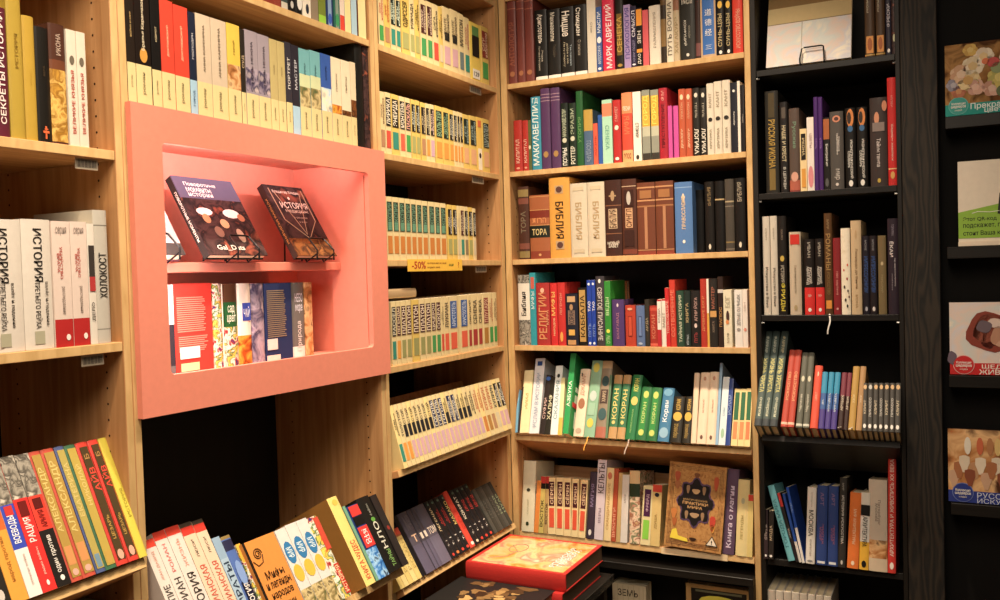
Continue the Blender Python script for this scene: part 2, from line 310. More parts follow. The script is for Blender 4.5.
row('C', -.008, ZC[1], 0, ((510, 131), (744, 117)), *anchors(W, 'second'), CP, [
 (513.2, 521.4, 120.5, 'h', 'b0261c', 'small red book titled КАПИТАЛ', 'T16-62u45/e8b8a0 КАПИТАЛ', 'E4-8u45/e0a080'),
 (521.9, 527.9, 120.5, 'h', 'b0261c', 'small red book titled КАПИТАЛ', 'T16-62u45/e8b8a0 КАПИТАЛ', 'E4-8u45/e0a080'),
 (528, 530.9, 120.3, 'p', '5a6234', 'very thin olive paperback', 'E42-50u80/d8d4b0'),
 (531, 540.4, 96.7, 'h', '2a90ac', 'cyan book with big white capitals', 'T6-88u62/e4efe8 МАКИАВЕЛЛИ', 'T90-98h60/e8f0e6 ГД'),
 (540.8, 550, 88.3, 'h', '54345e', 'tall purple gilt-banded book', 'B84-85/a08090', 'B88-89/a08090', 'B92-93/a08090', 'E14-22u55/a88048'),
 (550.8, 560, 87.5, 'h', '54345e', 'tall purple gilt-banded book', 'B84-85/a08090', 'B88-89/a08090', 'B92-93/a08090', 'E14-22u55/a88048'),
 (560.6, 568, 103, 'h', '16201a', 'black green book titled in ornate white', 'T48-90u55/b8c4a8 МАКИАВЕЛЛИ', 'E38-46u60/c8c8b0', 'T3-30u62/f0f0e4 ПОЭМЫ'),
 (568.8, 576, 103, 'h', '1a2a1e', 'black green book with pale script', 'T50-92u50/a8b498 ЭРАЗМ', 'E40-48u60/c8c8b0', 'T4-32u62/e4e4d0 РОТТЕР'),
 (576.2, 583, 91, 'h', '1f5a2c', 'tall deep green book', 'T22-74u45/6a9a5a УТОПИЯ'),
 (583.3, 592.4, 109.7, 'h', '4a6484', 'slate blue book with gold head panel', 'B62-100/b8963a', 'T6-44d60/8a9ab0 ГОСУДАРЬ'),
 (593, 597.4, 123.5, 'p', 'e2573c', 'thin coral orange paperback', 'T20-70/b83a2a ЖИЗНЬ'),
 (597.8, 602, 115, 'p', '2a5aa8', 'thin royal blue paperback'),
 (602.2, 612, 99.7, 'p', 'a6d8bc', 'mint green paperback with orange head', 'B74-94/e0805c', 'T22-60d40/6aa890 СЕНЕКА'),
 (612.5, 620.6, 100, 'h', 'b81f20', 'red book with white badge', 'E52-60u50/e8dccc', 'T66-90u35/e8a090 ГАМЛЕТ', 'E4-9u50/f0e6da'),
 (621.6, 632, 92.5, 'h', 'd8432a', 'red orange book with cream bands', 'B70-100/e88a54', 'B0-17/d8a868', 'T72-82h70/f8e8d0 ПЕСНИ', 'T40-66u60/e87a50 МИФЫ', 'T3-14h70/a03020 ЭПОС'),
 (633, 641, 91.7, 'p', 'f0e9da', 'slim white paperback, black title low down', 'T34-55d42/3a3430 СТОИКИ', 'E2-9u40/3a3430'),
 (642.2, 649.9, 90, 'p', '8e9082', 'grey paperback, yellow photo', 'B48-92/d8a828', 'T50-92u66/f4dc50 ГОРОД', 'B0-10/3a3630', 'B34-48/b8b8a0'),
 (651, 658.6, 89.7, 'p', '8e9082', 'grey paperback, yellow photo', 'B48-92/d8a828', 'T50-92u66/f4dc50 ГОРОД', 'B0-10/3a3630', 'B34-48/b8b8a0'),
 (658.8, 667.4, 88, 'h', 'a81428', 'crimson book with dark ornate lettering', 'T16-78u40/5a0a18 ПРЕСТУПЛЕНИЕ', 'T82-96u40/d88a80 ФМ'),
 (668, 672, 105.8, 'p', 'c8489a', 'short magenta paperback'),
 (673.4, 678.2, 105.8, 'p', 'c8489a', 'short magenta paperback'),
 (678.6, 685.2, 89, 'h', 'b8502c', 'rust brown book', 'T8-46u36/f0c8a0 ДИАЛОГИ', 'T54-82u30/e0a880 ПЛАТОН', 'E84-92u50/e8c8a0'),
 (685.4, 691.9, 88.7, 'h', 'b8502c', 'rust brown book', 'T8-46u36/f0c8a0 ДИАЛОГИ', 'T54-82u30/e0a880 ПЛАТОН', 'E84-92u50/e8c8a0'),
 (692.8, 699.7, 88, 'h', '24211d', 'black book titled ЛОГИКА in white', 'T3-40d60/ece4d4 ЛОГИКА', 'T54-80d30/b0a898 ГЕГЕЛЬ', 'E86-93u50/d8d0c0'),
 (700, 706.6, 88, 'h', '24211d', 'black book titled ЛОГИКА in white', 'T3-40d60/ece4d4 ЛОГИКА', 'T54-80d30/b0a898 ГЕГЕЛЬ', 'E86-93u50/d8d0c0'),
 (706.8, 713.8, 83.3, 'h', 'd8cdb8', 'pale beige book', 'E46-52u60/2a2622', 'T8-36u30/8a7a60 КРИТИКА', 'T58-94u40/9a8c74 КАНТ'),
 (714, 721.9, 81.3, 'h', 'd8cdb8', 'pale beige book', 'E46-52u60/2a2622', 'T8-36u30/8a7a60 КРИТИКА', 'T58-94u40/9a8c74 КАНТ'),
 (722.2, 730.3, 80, 'h', 'd8cdb8', 'pale beige book', 'E46-52u60/2a2622', 'T8-36u30/8a7a60 КРИТИКА', 'T58-94u40/9a8c74 КАНТ'),
 (730.8, 737.4, 82.5, 'p', '20222c', 'navy black paperback with white lettering', 'T20-78d26/dcd8d0 Философия', 'E86-90u40/e8e4da'),
 (737.6, 740.4, 81, 'p', 'e8e0d2', 'very thin white paperback'),
 (740.8, 744.4, 85, 'p', '1e1a1c', 'thin black paperback against the end panel', 'T20-80d40/a8a098 ЭТИКА'),
])
row('C', -.008, ZC[2], 0, ((515, 222), (746, 215)), *anchors(W, 'third'), CP, [
 (518.2, 528.6, 186.7, 'h', '4a2a1c', 'dark brown ornate book with gilt ends', 'B86-96/8a7440', 'B2-11/8a7440', 'B76-84/7a4434', 'B14-22/7a4434', 'T36-66u50/7a6a54 ТОРА'),
 (529.4, 549.2, 195, 'h', 'a05a30', 'short thick tan book lettered ТОРА', 'B33-52/1c2018', 'B0-12/8a3a24', 'B76-77/c89050', 'B97-98/c89050', 'B52-53/c89050', 'T37-47h74/d8c080 ТОРА', 'T56-64h70/d88a50 תורה', 'E4-8u14/d8a060', 'B64-76/7a2a18'),
 (549.4, 570, 177.5, 'h', 'd89a34', 'tall yellow book lettered БИБЛИЯ in black', 'T24-70d38/2a1c14 БИБЛИЯ', 'P80-90u40/b89870', 'E81-89u30/5a3a34', 'P11-21u40/b89870', 'E12-20u30/5a3a34'),
 (570.3, 587.2, 183.3, 'h', 'cbbfa6', 'white book embossed БИБЛИЯ in gold', 'T24-74d36/b09468 БИБЛИЯ', 'P90-95u60/c8b898', 'P6-11u60/c8b898'),
 (587.5, 604.6, 182, 'h', 'cbbfa6', 'white book embossed БИБЛИЯ in gold', 'T24-74d36/b09468 БИБЛИЯ', 'P90-95u60/c8b898', 'P6-11u60/c8b898'),
 (604.8, 621.3, 180, 'h', '3e221a', 'dark brown bible with cream title plate', 'P36-62u52/c8aa84', 'T37-61u42/3a1c14 БИБЛИЯ', 'E72-86u24/a88a64', 'P78-80u44/a88a64', 'T11-20h70/e8dcc8 НОВЫЙ|ЗАВЕТ', 'B29-30/8a5a3a', 'B66-67/8a5a3a'),
 (621.8, 636.4, 179, 'h', '4e2a1e', 'brown leather bible with silver frame', 'P36-62u50/c89a70', 'T37-61u38/4a2014 СИНГЛ', 'P64-86u66/3a1e16', 'E66-84u30/b8b0a4', 'P12-33u66/3a1e16', 'B90-91/c8a888', 'B2-8/7a3a28'),
 (637, 655, 182.5, 'h', '6e3a24', 'brown ribbed leather tome', 'B92-94/c08a5a', 'B74-76/c08a5a', 'B66-68/a06a40', 'P78-89u64/a06a3c', 'P8-66d16@50/b07a54', 'B6-7/c08a5a', 'B0-5/8a3a28'),
 (655.6, 673.4, 181, 'h', '6e3a24', 'brown ribbed leather tome', 'B92-94/c08a5a', 'B74-76/c08a5a', 'B66-68/a06a40', 'P78-89u64/a06a3c', 'P8-66d16@50/b07a54', 'B6-7/c08a5a', 'B0-5/8a3a28'),
 (674.8, 692.4, 182, 'h', '4e7ab4', 'blue book with fine gilt lettering', 'T34-80u22/e8c8a0 ПРАВОСЛАВИЕ', 'E70-84u16/e8d0b0', 'E14-19u16/f0e8d8', 'B92-93/8ab0d8'),
 (694, 703.6, 190, 'h', '0e0d0d', 'plain black book set far back', {'out': -.05}),  # shade of the gap between two books, built as a black block
 (704.8, 714, 181.7, 'h', '171310', 'black book lettered downwards in gold', 'T66-92d36/8a7450 БИБЛИЯ', 'E4-12u26/e0d4bc'),
 (715, 724.4, 181, 'h', '12100f', 'black book with one gold line', 'B73-75/b8a070'),
 (725, 734, 179, 'h', '4a443c', 'worn charcoal book with silver bands', 'B68-70/a89878', 'B62-63/8a8070', 'B12-14/8a7444', 'B3-4/8a8070'),
 (734.6, 745.2, 178, 'h', '141110', 'black book titled БИБЛИЯ in silver', 'T68-94u42/a89c88 БИБЛИЯ', 'E5-13u26/e0d4bc'),
])
row('C', -.008, ZC[3], 0, ((517, 312), (748, 318)), *anchors(W, 'fourth'), CP, [
 (518.2, 529.7, 275, 'h', 'dcd4c4', 'white engraved book titled Библия', 'B88-100/$engr*60', 'B0-36/$engr*60', 'T42-76u42/2a2420 Библия'),
 (530.3, 536, 272.8, 'p', '1f96a4', 'thin teal paperback', 'P78-94u60/c85a48', 'T50-74/c8e8e6 МИФЫ'),
 (536.2, 549.4, 283, 'h', 'a82a26', 'dark red book with gilt cross lettering', 'T10-84u60/d8905a РЕЛИГИИ', 'E84-92u30/e8b090', 'T30-60u18@86/e0a070 МИРА'),
 (550.2, 557, 283.3, 'h', 'cc1f1f', 'red book with yellow lettering', 'T48-86u60/f0b85a МИФЫ', 'T14-46u30@60/f0c890 НАРОДОВ'),
 (557.4, 565, 282.7, 'h', 'c42420', 'red book with small gilt flame', 'T40-92u34/e89078 ЛЕГЕНДЫ', 'E6-22u40/e8a040'),
 (565.4, 577.6, 293.8, 'h', '1c2030', 'navy book with gilt ornament blocks', 'P84-95u66/c8a070', 'P40-68u56/8a7060', 'T41-67u44/1c2030 КОРАН', 'P20-31u50/d8a848', 'P2-11u66/c09058', 'E68-80u28/b08a60'),
 (578, 587.2, 287.8, 'h', '16130f', 'black book with gold plate', 'P7-96u66/b8924a', 'T10-92u46/1a140c КАББАЛА'),
 (587.4, 591.5, 280.3, 'p', '1a40a8', 'thin cobalt blue paperback', 'T44-76/e8ecf4 ТАО', 'E92-96u60/e0e8f4', 'E2-6u60/e0e8f4', 'T14-34/7a98d8 ПУТЬ'),
 (591.8, 595.6, 280, 'p', '1a40a8', 'thin cobalt blue paperback', 'T44-76/e8ecf4 ТАО', 'E92-96u60/e0e8f4', 'E2-6u60/e0e8f4', 'T14-34/7a98d8 ПУТЬ'),
 (596, 604.4, 276.3, 'h', '3e3a40', 'charcoal book titled СВЯТОЕ ПИСАНИЕ', 'T8-84d56/d0c8c4 СВЯТОЕ ПИСАНИЕ', 'E90-96u30/efe8e0'),
 (604.8, 610.9, 281, 'p', '2a8a2e', 'grass green paperback', 'T30-92/b8e0a0 ВЕДЫ', 'E20-26u60/d8e048', 'T4-16/a8d890 СУТРЫ'),
 (611.8, 623.7, 299.8, 'h', '503870', 'purple book with rose lettering', 'T10-78u24/b07890 БХАГАВАД', 'E84-92u16/d8c8d0'),
 (624.9, 635.2, 305.5, 'h', 'b8391f', 'short vermilion book with oval stamp', 'P24-74u40/7a1c10', 'P26-72u30/c84a2c', 'E88-94u50/e8a080'),
 (635.8, 644.3, 305.8, 'h', '5a72a0', 'short steel blue book with oval stamp', 'P24-74u40/2c3a60', 'P26-72u30/6a84b4', 'E4-10u50/a8b8d0'),
 (644.7, 649.2, 299.7, 'h', '33302a', 'narrow dark grey book', 'T16-78/a89878 АИДА'),
 (649.4, 657, 306, 'h', 'aa2e20', 'short brick red book', 'B88-96/c84a34', 'T20-78u50/d87a5a КОРАН', 'B2-8/d8604a'),
 (657.2, 661.2, 299.5, 'p', 'e8e2d8', 'slim white paperback with red base', 'B0-36/b8202a', 'B96-100/b8202a', 'T42-90/8a8078 БУДДА'),
 (661.6, 665.8, 299, 'p', 'e4dccf', 'slim white paperback with brown title', 'T20-90/8a7a68 ЗАВЕТ', 'B96-100/b8202a'),
 (666, 670, 288, 'p', 'c81c20', 'slim scarlet paperback', 'T10-90/f0b0a0 ТОЛКОВАНИЕ', {'xt': 666.5}),
 (670.2, 676, 280, 'h', 'cc3420', 'tall tomato red book', 'T8-92/e87a60 СОТВОРЕНИЕ', {'xt': 671.5}),
 (676.3, 683.8, 290.8, 'h', '2c4a3a', 'dark green book with white lettering', 'T8-92u50/d0d8b8 ТАЙНАЯ ИСТОРИЯ'),
 (684, 690.4, 290.8, 'h', '23302c', 'black green book with gilt lettering', 'T30-92u46/c0a878 КНИГА', 'T4-22u40/a8b8c0 МЁРТВЫХ'),
 (690.8, 700.4, 290.8, 'h', '23201f', 'black book with vertical rose lettering', 'T46-88u40/c8a098 АГНИ ЙОГА', 'E34-42u30/e0c8c0', 'T8-26u34/a84040 ПУТЬ'),
 (700.6, 706.8, 279, 'h', 'b43020', 'tall red book with ochre text', 'T4-94u46/e08a58 ДРЕВНИЕ БОГИ'),
 (707, 709.2, 279, 'p', 'f0e6d4', 'very thin white and yellow paperback', 'B0-50/e0a83a'),
 (709.4, 717.4, 278.7, 'h', '2b2724', 'black book with small portrait', 'P44-53u80/d09a54', 'T56-88u40/b06a54 МАСТЕР', 'T22-38u30/8a7a6a КНИГА'),
 (718, 723.5, 276.7, 'h', '33231e', 'narrow dark brown book with white collar', 'B77-82/d0c8c0', 'T16-70u50/c08a48 ПАПЮС'),
 (723.6, 732, 290, 'p', 'e4dcc0', 'cream paperback with dark figure', 'E44-64u40/4a3430', 'E40-48u40@45/e08a4a', 'T70-90u60/b8b49a БОГ', 'T6-28u30/a89a80 МИФ'),
 (734.7, 742.4, 290, 'p', 'e8e4de', 'white paperback with grey vertical title', 'T38-92d50/7a7878 ЖИЗНЬ ПО ПРАВДЕ', 'E28-34u50/9a9490'),
 (742.6, 747.6, 289.7, 'p', 'eae0d6', 'white paperback with pink ring', 'E28-34u60/d88a7a', 'T50-92u40/c8b0a4 СВЕТ'),
])
row('C', .035, .972, 24, ((511, 430), (750, 447)), *anchors(W, 'fifth'), CP, [
 (515.4, 517.6, 386, 'p', '6aa4c4', 'thin sky blue paperback', {'xt': 518.6}),
 (517.8, 519.8, 387, 'p', '3a2c24', 'thin dark brown paperback', {'xt': 523}),
 (520, 529, 370.7, 'p', 'e8d8a4', 'cream yellow paperback with faint title', 'T10-90d30/c8a860 РУМИ', {'xt': 529}),
 (529.2, 539, 358.8, 'p', 'd8d8dc', 'tall white paperback with blue square', 'P90-96u50/2a4a8a', 'T8-80u40/9aa8bc ИСЛАМ В ИСТОРИИ', {'xt': 540.5}),
 (539.3, 544.4, 375, 'p', '2a2220', 'slim black paperback with blue dot', 'E90-97u90/3a6ac0', 'T6-80/c8a8a0 СУФИИ', {'xt': 549}),
 (544.6, 550, 377, 'p', '26241c', 'slim black paperback with cream letters', 'T6-88u70/d8d4b0 ХАЛИФ', {'xt': 553}),
 (550.4, 557.6, 366, 'p', 'dce4e4', 'white blue paperback with grey script', 'T8-92u50/7a9aa0 СКАЗАНИЯ', 'E82-88u40/2a3030', {'xt': 559.5}),
 (557.8, 562, 378, 'p', 'e6dca0', 'pale yellow paperback', 'B0-30/e0b040', {'xt': 563}),
 (562.4, 568, 353.5, 'p', '1f9a50', 'bright green booklet pulled forward', 'T24-74u60/e8f4e0 АЗБУКА', {'out': .03, 'xt': 573.5}),
 (573, 583, 369, 'h', 'e6cdb0', 'cream book with brown roundel', 'E40-56u66/a06a4a', 'T60-92u44/c08a70 ДЖАМИ', 'E88-94u14@25/4a3a30', 'E4-12u60/b8a088', {'xt': 585.5}),
 (583.2, 594, 360.6, 'h', '84b090', 'pale green book with yellow star', 'E84-97u60/c8c048', 'E46-60u66/b8c8c0', 'E12-24u60/d8c040', 'P28-44u60/94bca0', 'R0-20/e0a030', {'xt': 597.5}),
 (594.6, 605, 361, 'h', '8a7a64', 'tall patterned book with dark oval plates', 'B90-100/b89a70', 'E66-80u70/2c4a4c', 'P44-62u70/4a3a34', 'T46-60u40/c8b090 ХАФИЗ', 'E22-38u80/3a5a5c', 'B0-14/a8604a', {'xt': 607.8}),
 (605.2, 607.4, 375, 'p', '5a7a5a', 'very thin grey green paperback', {'xt': 611}),
 (607.6, 616, 375, 'h', '34704c', 'green gilt Коран with floral ends', 'B86-100/b8905a', 'B0-18/b8905a', 'T30-78u56/e0cc70 КОРАН', 'E22-28u40/e0c870', {'xt': 618.5}),
 (616.4, 624.4, 375, 'h', '34704c', 'green gilt Коран with floral ends', 'B86-100/b8905a', 'B0-18/b8905a', 'T30-78u56/e0cc70 КОРАН', 'E22-28u40/e0c870', {'xt': 627.5}),
 (624.6, 634.4, 375, 'h', '1c7440', 'emerald Коран with gold medallion', 'T74-94u50/d8d860 КОРАН', 'E52-66u70/d0c060', 'T10-46u18/90c070 перевод смыслов', 'R0-26/b8a89a', {'xt': 638}),
 (634.6, 645.4, 387, 'h', '226a3a', 'short green gilt Коран', 'P8-92u56/2f8a40', 'T26-76u30/c8d878 КОРАН', 'E78-92u50/c0cc60', 'E8-20u50/c0cc60', {'xt': 647.5}),
 (645.6, 656.4, 387.6, 'h', '226a3a', 'short green gilt Коран', 'P8-92u56/2f8a40', 'T26-76u30/c8d878 КОРАН', 'E78-92u50/c0cc60', 'E8-20u50/c0cc60', {'xt': 657}),
 (657, 668.4, 388, 'h', '3a78a0', 'blue ornamented Коран with white script', 'T36-76u50/e8f0f4 Коран', 'E84-98u80/6aa4c4', 'E6-26u80/8ab4cc', {'xt': 669}),
 (669.6, 680.8, 396.6, 'h', '26221a', 'black Коран with gold disc', 'T70-94u40/d8b048 КОРАН', 'E46-66u80/d8ac3c', 'T10-40u44/a08440 перевод', {'xt': 679.5}),
 (681.4, 690.4, 396.6, 'h', '26221a', 'black Коран with gold disc', 'T70-94u40/d8b048 КОРАН', 'E46-66u80/d8ac3c', 'T10-40u44/a08440 перевод', {'xt': 690}),
 (690.6, 696, 373, 'h', 'e4c8aa', 'narrow peach volume of a set', {'xt': 697}),
 (696.2, 705.6, 372.6, 'h', 'e6ccb0', 'peach volume with beaded title', 'T20-84u20/a87a60 ВЕЛИКИЙ', 'E88-94u30/c08a70', 'E6-12u30/6a4a3a', {'xt': 705.5}),
 (705.8, 715, 372, 'h', 'e6ccb0', 'peach volume with beaded title', 'T20-84u20/a87a60 ВЕЛИКИЙ', 'E88-94u30/c08a70', 'E6-12u30/6a4a3a', {'xt': 714.6}),
 (715.2, 718, 363, 'p', '8ab0d0', 'thin pale blue paperback pulled taller', {'xt': 721.5}),
 (718.2, 725, 377, 'p', 'd4e0e6', 'white blue paperback with green spots', 'T10-86u30/8ab0c0 СНЫ', 'E10-24u50/9ac0a0', {'xt': 726.5}),
 (725.2, 730, 378.6, 'p', '24408a', 'slim navy paperback', 'T40-80/8aa0d0 ИСЛАМ', {'xt': 731.5}),
 (730.6, 737, 389, 'p', 'e8cf8a', 'yellow classic with green label', 'P45-94u70/2c6a44', 'P12-42u66/dc8a50', {'xt': 738}),
 (737.3, 743.6, 389, 'p', 'e8cf8a', 'yellow classic with green label', 'P45-94u70/2c6a44', 'P12-42u66/dc8a50', {'xt': 744}),
 (743.8, 749.8, 388.5, 'p', 'e8cf8a', 'yellow classic with green label', 'P45-94u70/2c6a44', 'P12-42u66/dc7a48', {'xt': 749.8}),
], dmax=.19)
LAB = ['P50-93u70/4a1c20', 'T52-91u50/e8c8a0 СЁРЕН', 'P12-46u64/e0502c']
row('C', .004, .603, 11, ((518, 527.6), (750, 557)), *anchors(W, 'sixth'), CP, [
 (521, 533.4, 461, 'h', 'd8d2b4', 'tall cream book near the corner post', 'E56-61u30/3a3a2a', 'E8-14u24/2a3a24', 'T18-52u14/b8b490 СКАЗКИ', {'xt': 529.6}),
 (533.6, 538.2, 480.7, 'p', 'e0862c', 'thin orange paperback', {'xt': 539.5}),
 (538.4, 543.3, 476.6, 'p', 'c8b45a', 'thin khaki paperback', 'B88-100/c03028', 'B78-88/1c1814', 'T10-60/3a3424 ВОСТОК', {'xt': 543.5}),
 (543.6, 547.5, 476.6, 'p', 'b8985a', 'thin khaki paperback', 'B88-100/c03028', 'B78-88/1c1814', 'T10-60/3a3424 ВОСТОК', {'xt': 548}),
 (548, 555.7, 478, 'p', 'e8cf94', 'cream and red classic', *LAB, {'xt': 551.5}),
 (555.9, 563.4, 478, 'p', 'e8cf94', 'cream and red classic', *LAB, {'xt': 560}),
 (563.6, 570.9, 478.6, 'p', 'e8cf94', 'cream and red classic', *LAB, {'xt': 567.5}),
 (571.1, 577.7, 479.2, 'p', 'e8cf94', 'cream and red classic', *LAB, {'xt': 575.5}),
 (577.9, 585, 480, 'p', 'e8cf94', 'cream and red classic', *LAB, {'xt': 584.5}),
 (585.5, 593.4, 472.4, 'h', '3c3040', 'dark purple paperback with pale moon', 'T40-90u40/8a7aa0 МАГИЯ', 'E5-14u40/e0d8d0', {'xt': 594}),
 (594, 602.8, 460, 'p', 'cfc4cf', 'tall lilac white book titled КЕЛЬТЫ', 'T58-96u66/4a3a3a КЕЛЬТЫ', 'T10-50u30/8a7a8a ВЕРЫ', {'xt': 602.5}),
 (603, 610.4, 468, 'h', 'e4cc92', 'cream book with brown vertical title', 'T6-88u40/b08848 СКАНДИНАВСКИЕ', 'E84-94u60/c07050', {'xt': 610.5}),
 (610.6, 615.4, 468.7, 'h', 'b04a26', 'narrow red brown book', 'T6-46/e8a080 ВИКИНГИ', {'xt': 616.5}),
 (615.6, 620, 473, 'h', 'c4a468', 'narrow tan book', {'xt': 621}),
 (620.2, 627, 475, 'p', 'd4cfc8', 'pale grey paperback', 'T40-90u30/a09a94 МИФ', {'xt': 626}),
 (629, 639.4, 471, 'h', '$flor*40', 'thick book with forest figures', 'B82-100/d8b884', 'B64-82/2a3a24', {'xt': 634.5}),
 (640, 649.8, 486, 'p', 'e0d29c', 'cream paperback with violet label, green block', 'P48-94u66/4a1f48', 'P10-42u62/86d03a', 'T54-88u36/c8a8b8 ФРЕЙД', {'xt': 648.5}),
 (650, 659.4, 485, 'p', 'd8bc74', 'tan paperback with red head', 'B88-100/d04028', 'E80-87u50/2a2a34', 'T10-70u30/a08440 ДУША', {'xt': 657.5}),
 (663.4, 721, 469, 'hf', '$orn*60', 'big ornate tan book facing out', {'h': .282, 'd': .034, 'out': .012, 'xt': 698}),
 (722, 733.6, 469.4, 'h', '5e4660', 'purple book with white script', 'T8-80u44/d8c8e0 Книга о магии', {'xt': 733.6}),
 (735, 746.8, 480, 'h', 'e2cf8e', 'pale yellow book with grey title', 'T10-64u26/a8944e ЛЕГЕНДЫ', 'E68-76u30/b8b490', {'xt': 744}),
 (747, 752.2, 495, 'p', 'd8c274', 'slim yellow paperback', 'B90-100/d04028', {'xt': 751}),
], dmax=.2)
D = 'black'; OP = 'oak post'
def dn(s): return f'{s} shelf of the black bookcase', f'{s} black shelf'
row('C', -.012, 2.173, 0, ((760, 30), (897, 14)), *dn('top'), OP, [
 (864.5, 874.4, -24, 'h', '4a3420', 'brown spined icon book', 'P5-26u72/d8903a', 'E8-24u50/a85a20', 'T46-80u20@30/c8bca0 ИКОНЫ', 'B2-4/b89048'),
 (875.4, 884.6, -24, 'h', '4a3420', 'brown spined icon book', 'P5-26u72/d8903a', 'E8-24u50/a85a20', 'T46-80u20@30/c8bca0 ИКОНЫ', 'B2-4/b89048'),
 (885.4, 891, -24, 'h', '2a2638', 'narrow navy book with white script', 'T20-80/c8c4d0 ФРЕСКИ', 'E3-8u50/f0ece4'),
 (891.2, 896.2, -24, 'h', '$lac*60', 'narrow dark floral book', 'E16-26u50/c8c8a0'),
])
row('C', -.012, 1.782, 0, ((760, 146), (897, 137)), *dn('second'), OP, [
 (765.4, 778.6, 91, 'h', '26241f', 'dark book titled РУССКАЯ ИКОНА in gold', 'T25-72d50/c09a3a РУССКАЯ ИКОНА', 'P3-24d46/7a6430', 'P74-98d46/4a3e24'),
 (780, 788, 102, 'h', '201c1c', 'black book with cream title, НАШЕ И КРЕСТ', 'T34-74d50/d8c8a0 НАШЕ И КРЕСТ', 'T4-28d40/c8c4bc В ЦЕРКВИ', 'P82-94d50/5a5048'),
 (789, 799.4, 108.3, 'h', '5a4a42', 'grey brown book with rose flowers', 'B2-14/b8604a', 'E12-24u70/d8a08a', 'T48-88d44/7a9a80 Русские', 'B0-2/8a3a34'),
 (799.8, 806.6, 128.8, 'p', 'efd49a', 'short cream paperback with black label', 'P50-92d70/1c1410', 'T54-88d40/d8c090 ИКОНА', 'P6-36d60/e09a30'),
 (806.9, 813.8, 117.3, 'p', 'f0e4da', 'white paperback with pink flowers', 'E4-34u80/e08a90', 'T40-96d40/b09090 ЦВЕТЫ'),
 (814, 818.2, 97, 'h', '4a2470', 'tall slim violet book', 'T8-92d40/9a70b8 СТИЛЬ'),
 (818.5, 822.8, 97, 'h', '4a2470', 'tall slim violet book', 'T8-92d40/9a70b8 СТИЛЬ'),
 (823.4, 829.4, 117.7, 'p', '1a1614', 'black paperback with orange head', 'B70-98/b0602c', 'T30-66d50/e8e4dc Биография', 'E4-16u60/5a5a5a'),
 (829.8, 843.4, 111.5, 'h', '55504c', 'thick grey book with peach roundel', 'E86-95u60/d88a6a', 'E88-93u34/5a3a34', 'T38-78d26@60/efe8e0 Старинное|Средневековье', 'T12-26d40/c8c0b8 мир', 'E4-8u24/d8d0c8'),
 (845, 855.8, 108, 'h', '161311', 'black book with orange curved figure', 'E76-99u66/d8823a', 'E80-95u40@40/3a2a20', 'E70-78u50/3a6a9a', 'T12-60d52/f0ece4 ИКОНОГРАФИЧЕСКИЙ|СЛОВАРЬ', 'E2-10u40/f0ece4'),
 (856.8, 867.4, 107, 'h', '161311', 'black book with orange curved figure', 'E76-99u66/d8823a', 'E80-95u40@40/3a2a20', 'E70-78u50/3a6a9a', 'T12-60d52/f0ece4 ИКОНОГРАФИЧЕСКИЙ|СЛОВАРЬ', 'E2-10u40/f0ece4'),
 (870, 887.2, 97.5, 'h', '3e3230', 'thick umber book with seated figures', 'E70-84u30@40/d8906a', 'P62-72u70/8a7a74', 'E84-96u30@86/c8805c', 'T22-54d24/d8ccc8 Тайны темпа', 'E4-9u20/c8a838'),
 (887.7, 896.6, 77.5, 'h', 'cc1a18', 'tallest red book next to the dark post', 'T20-60d30/f0b8a8 Шедевры живописи', 'T62-94d22/e88a80 МУЗЕИ', 'B15-16/e8c080', 'E6-13u50/d8a050'),
])
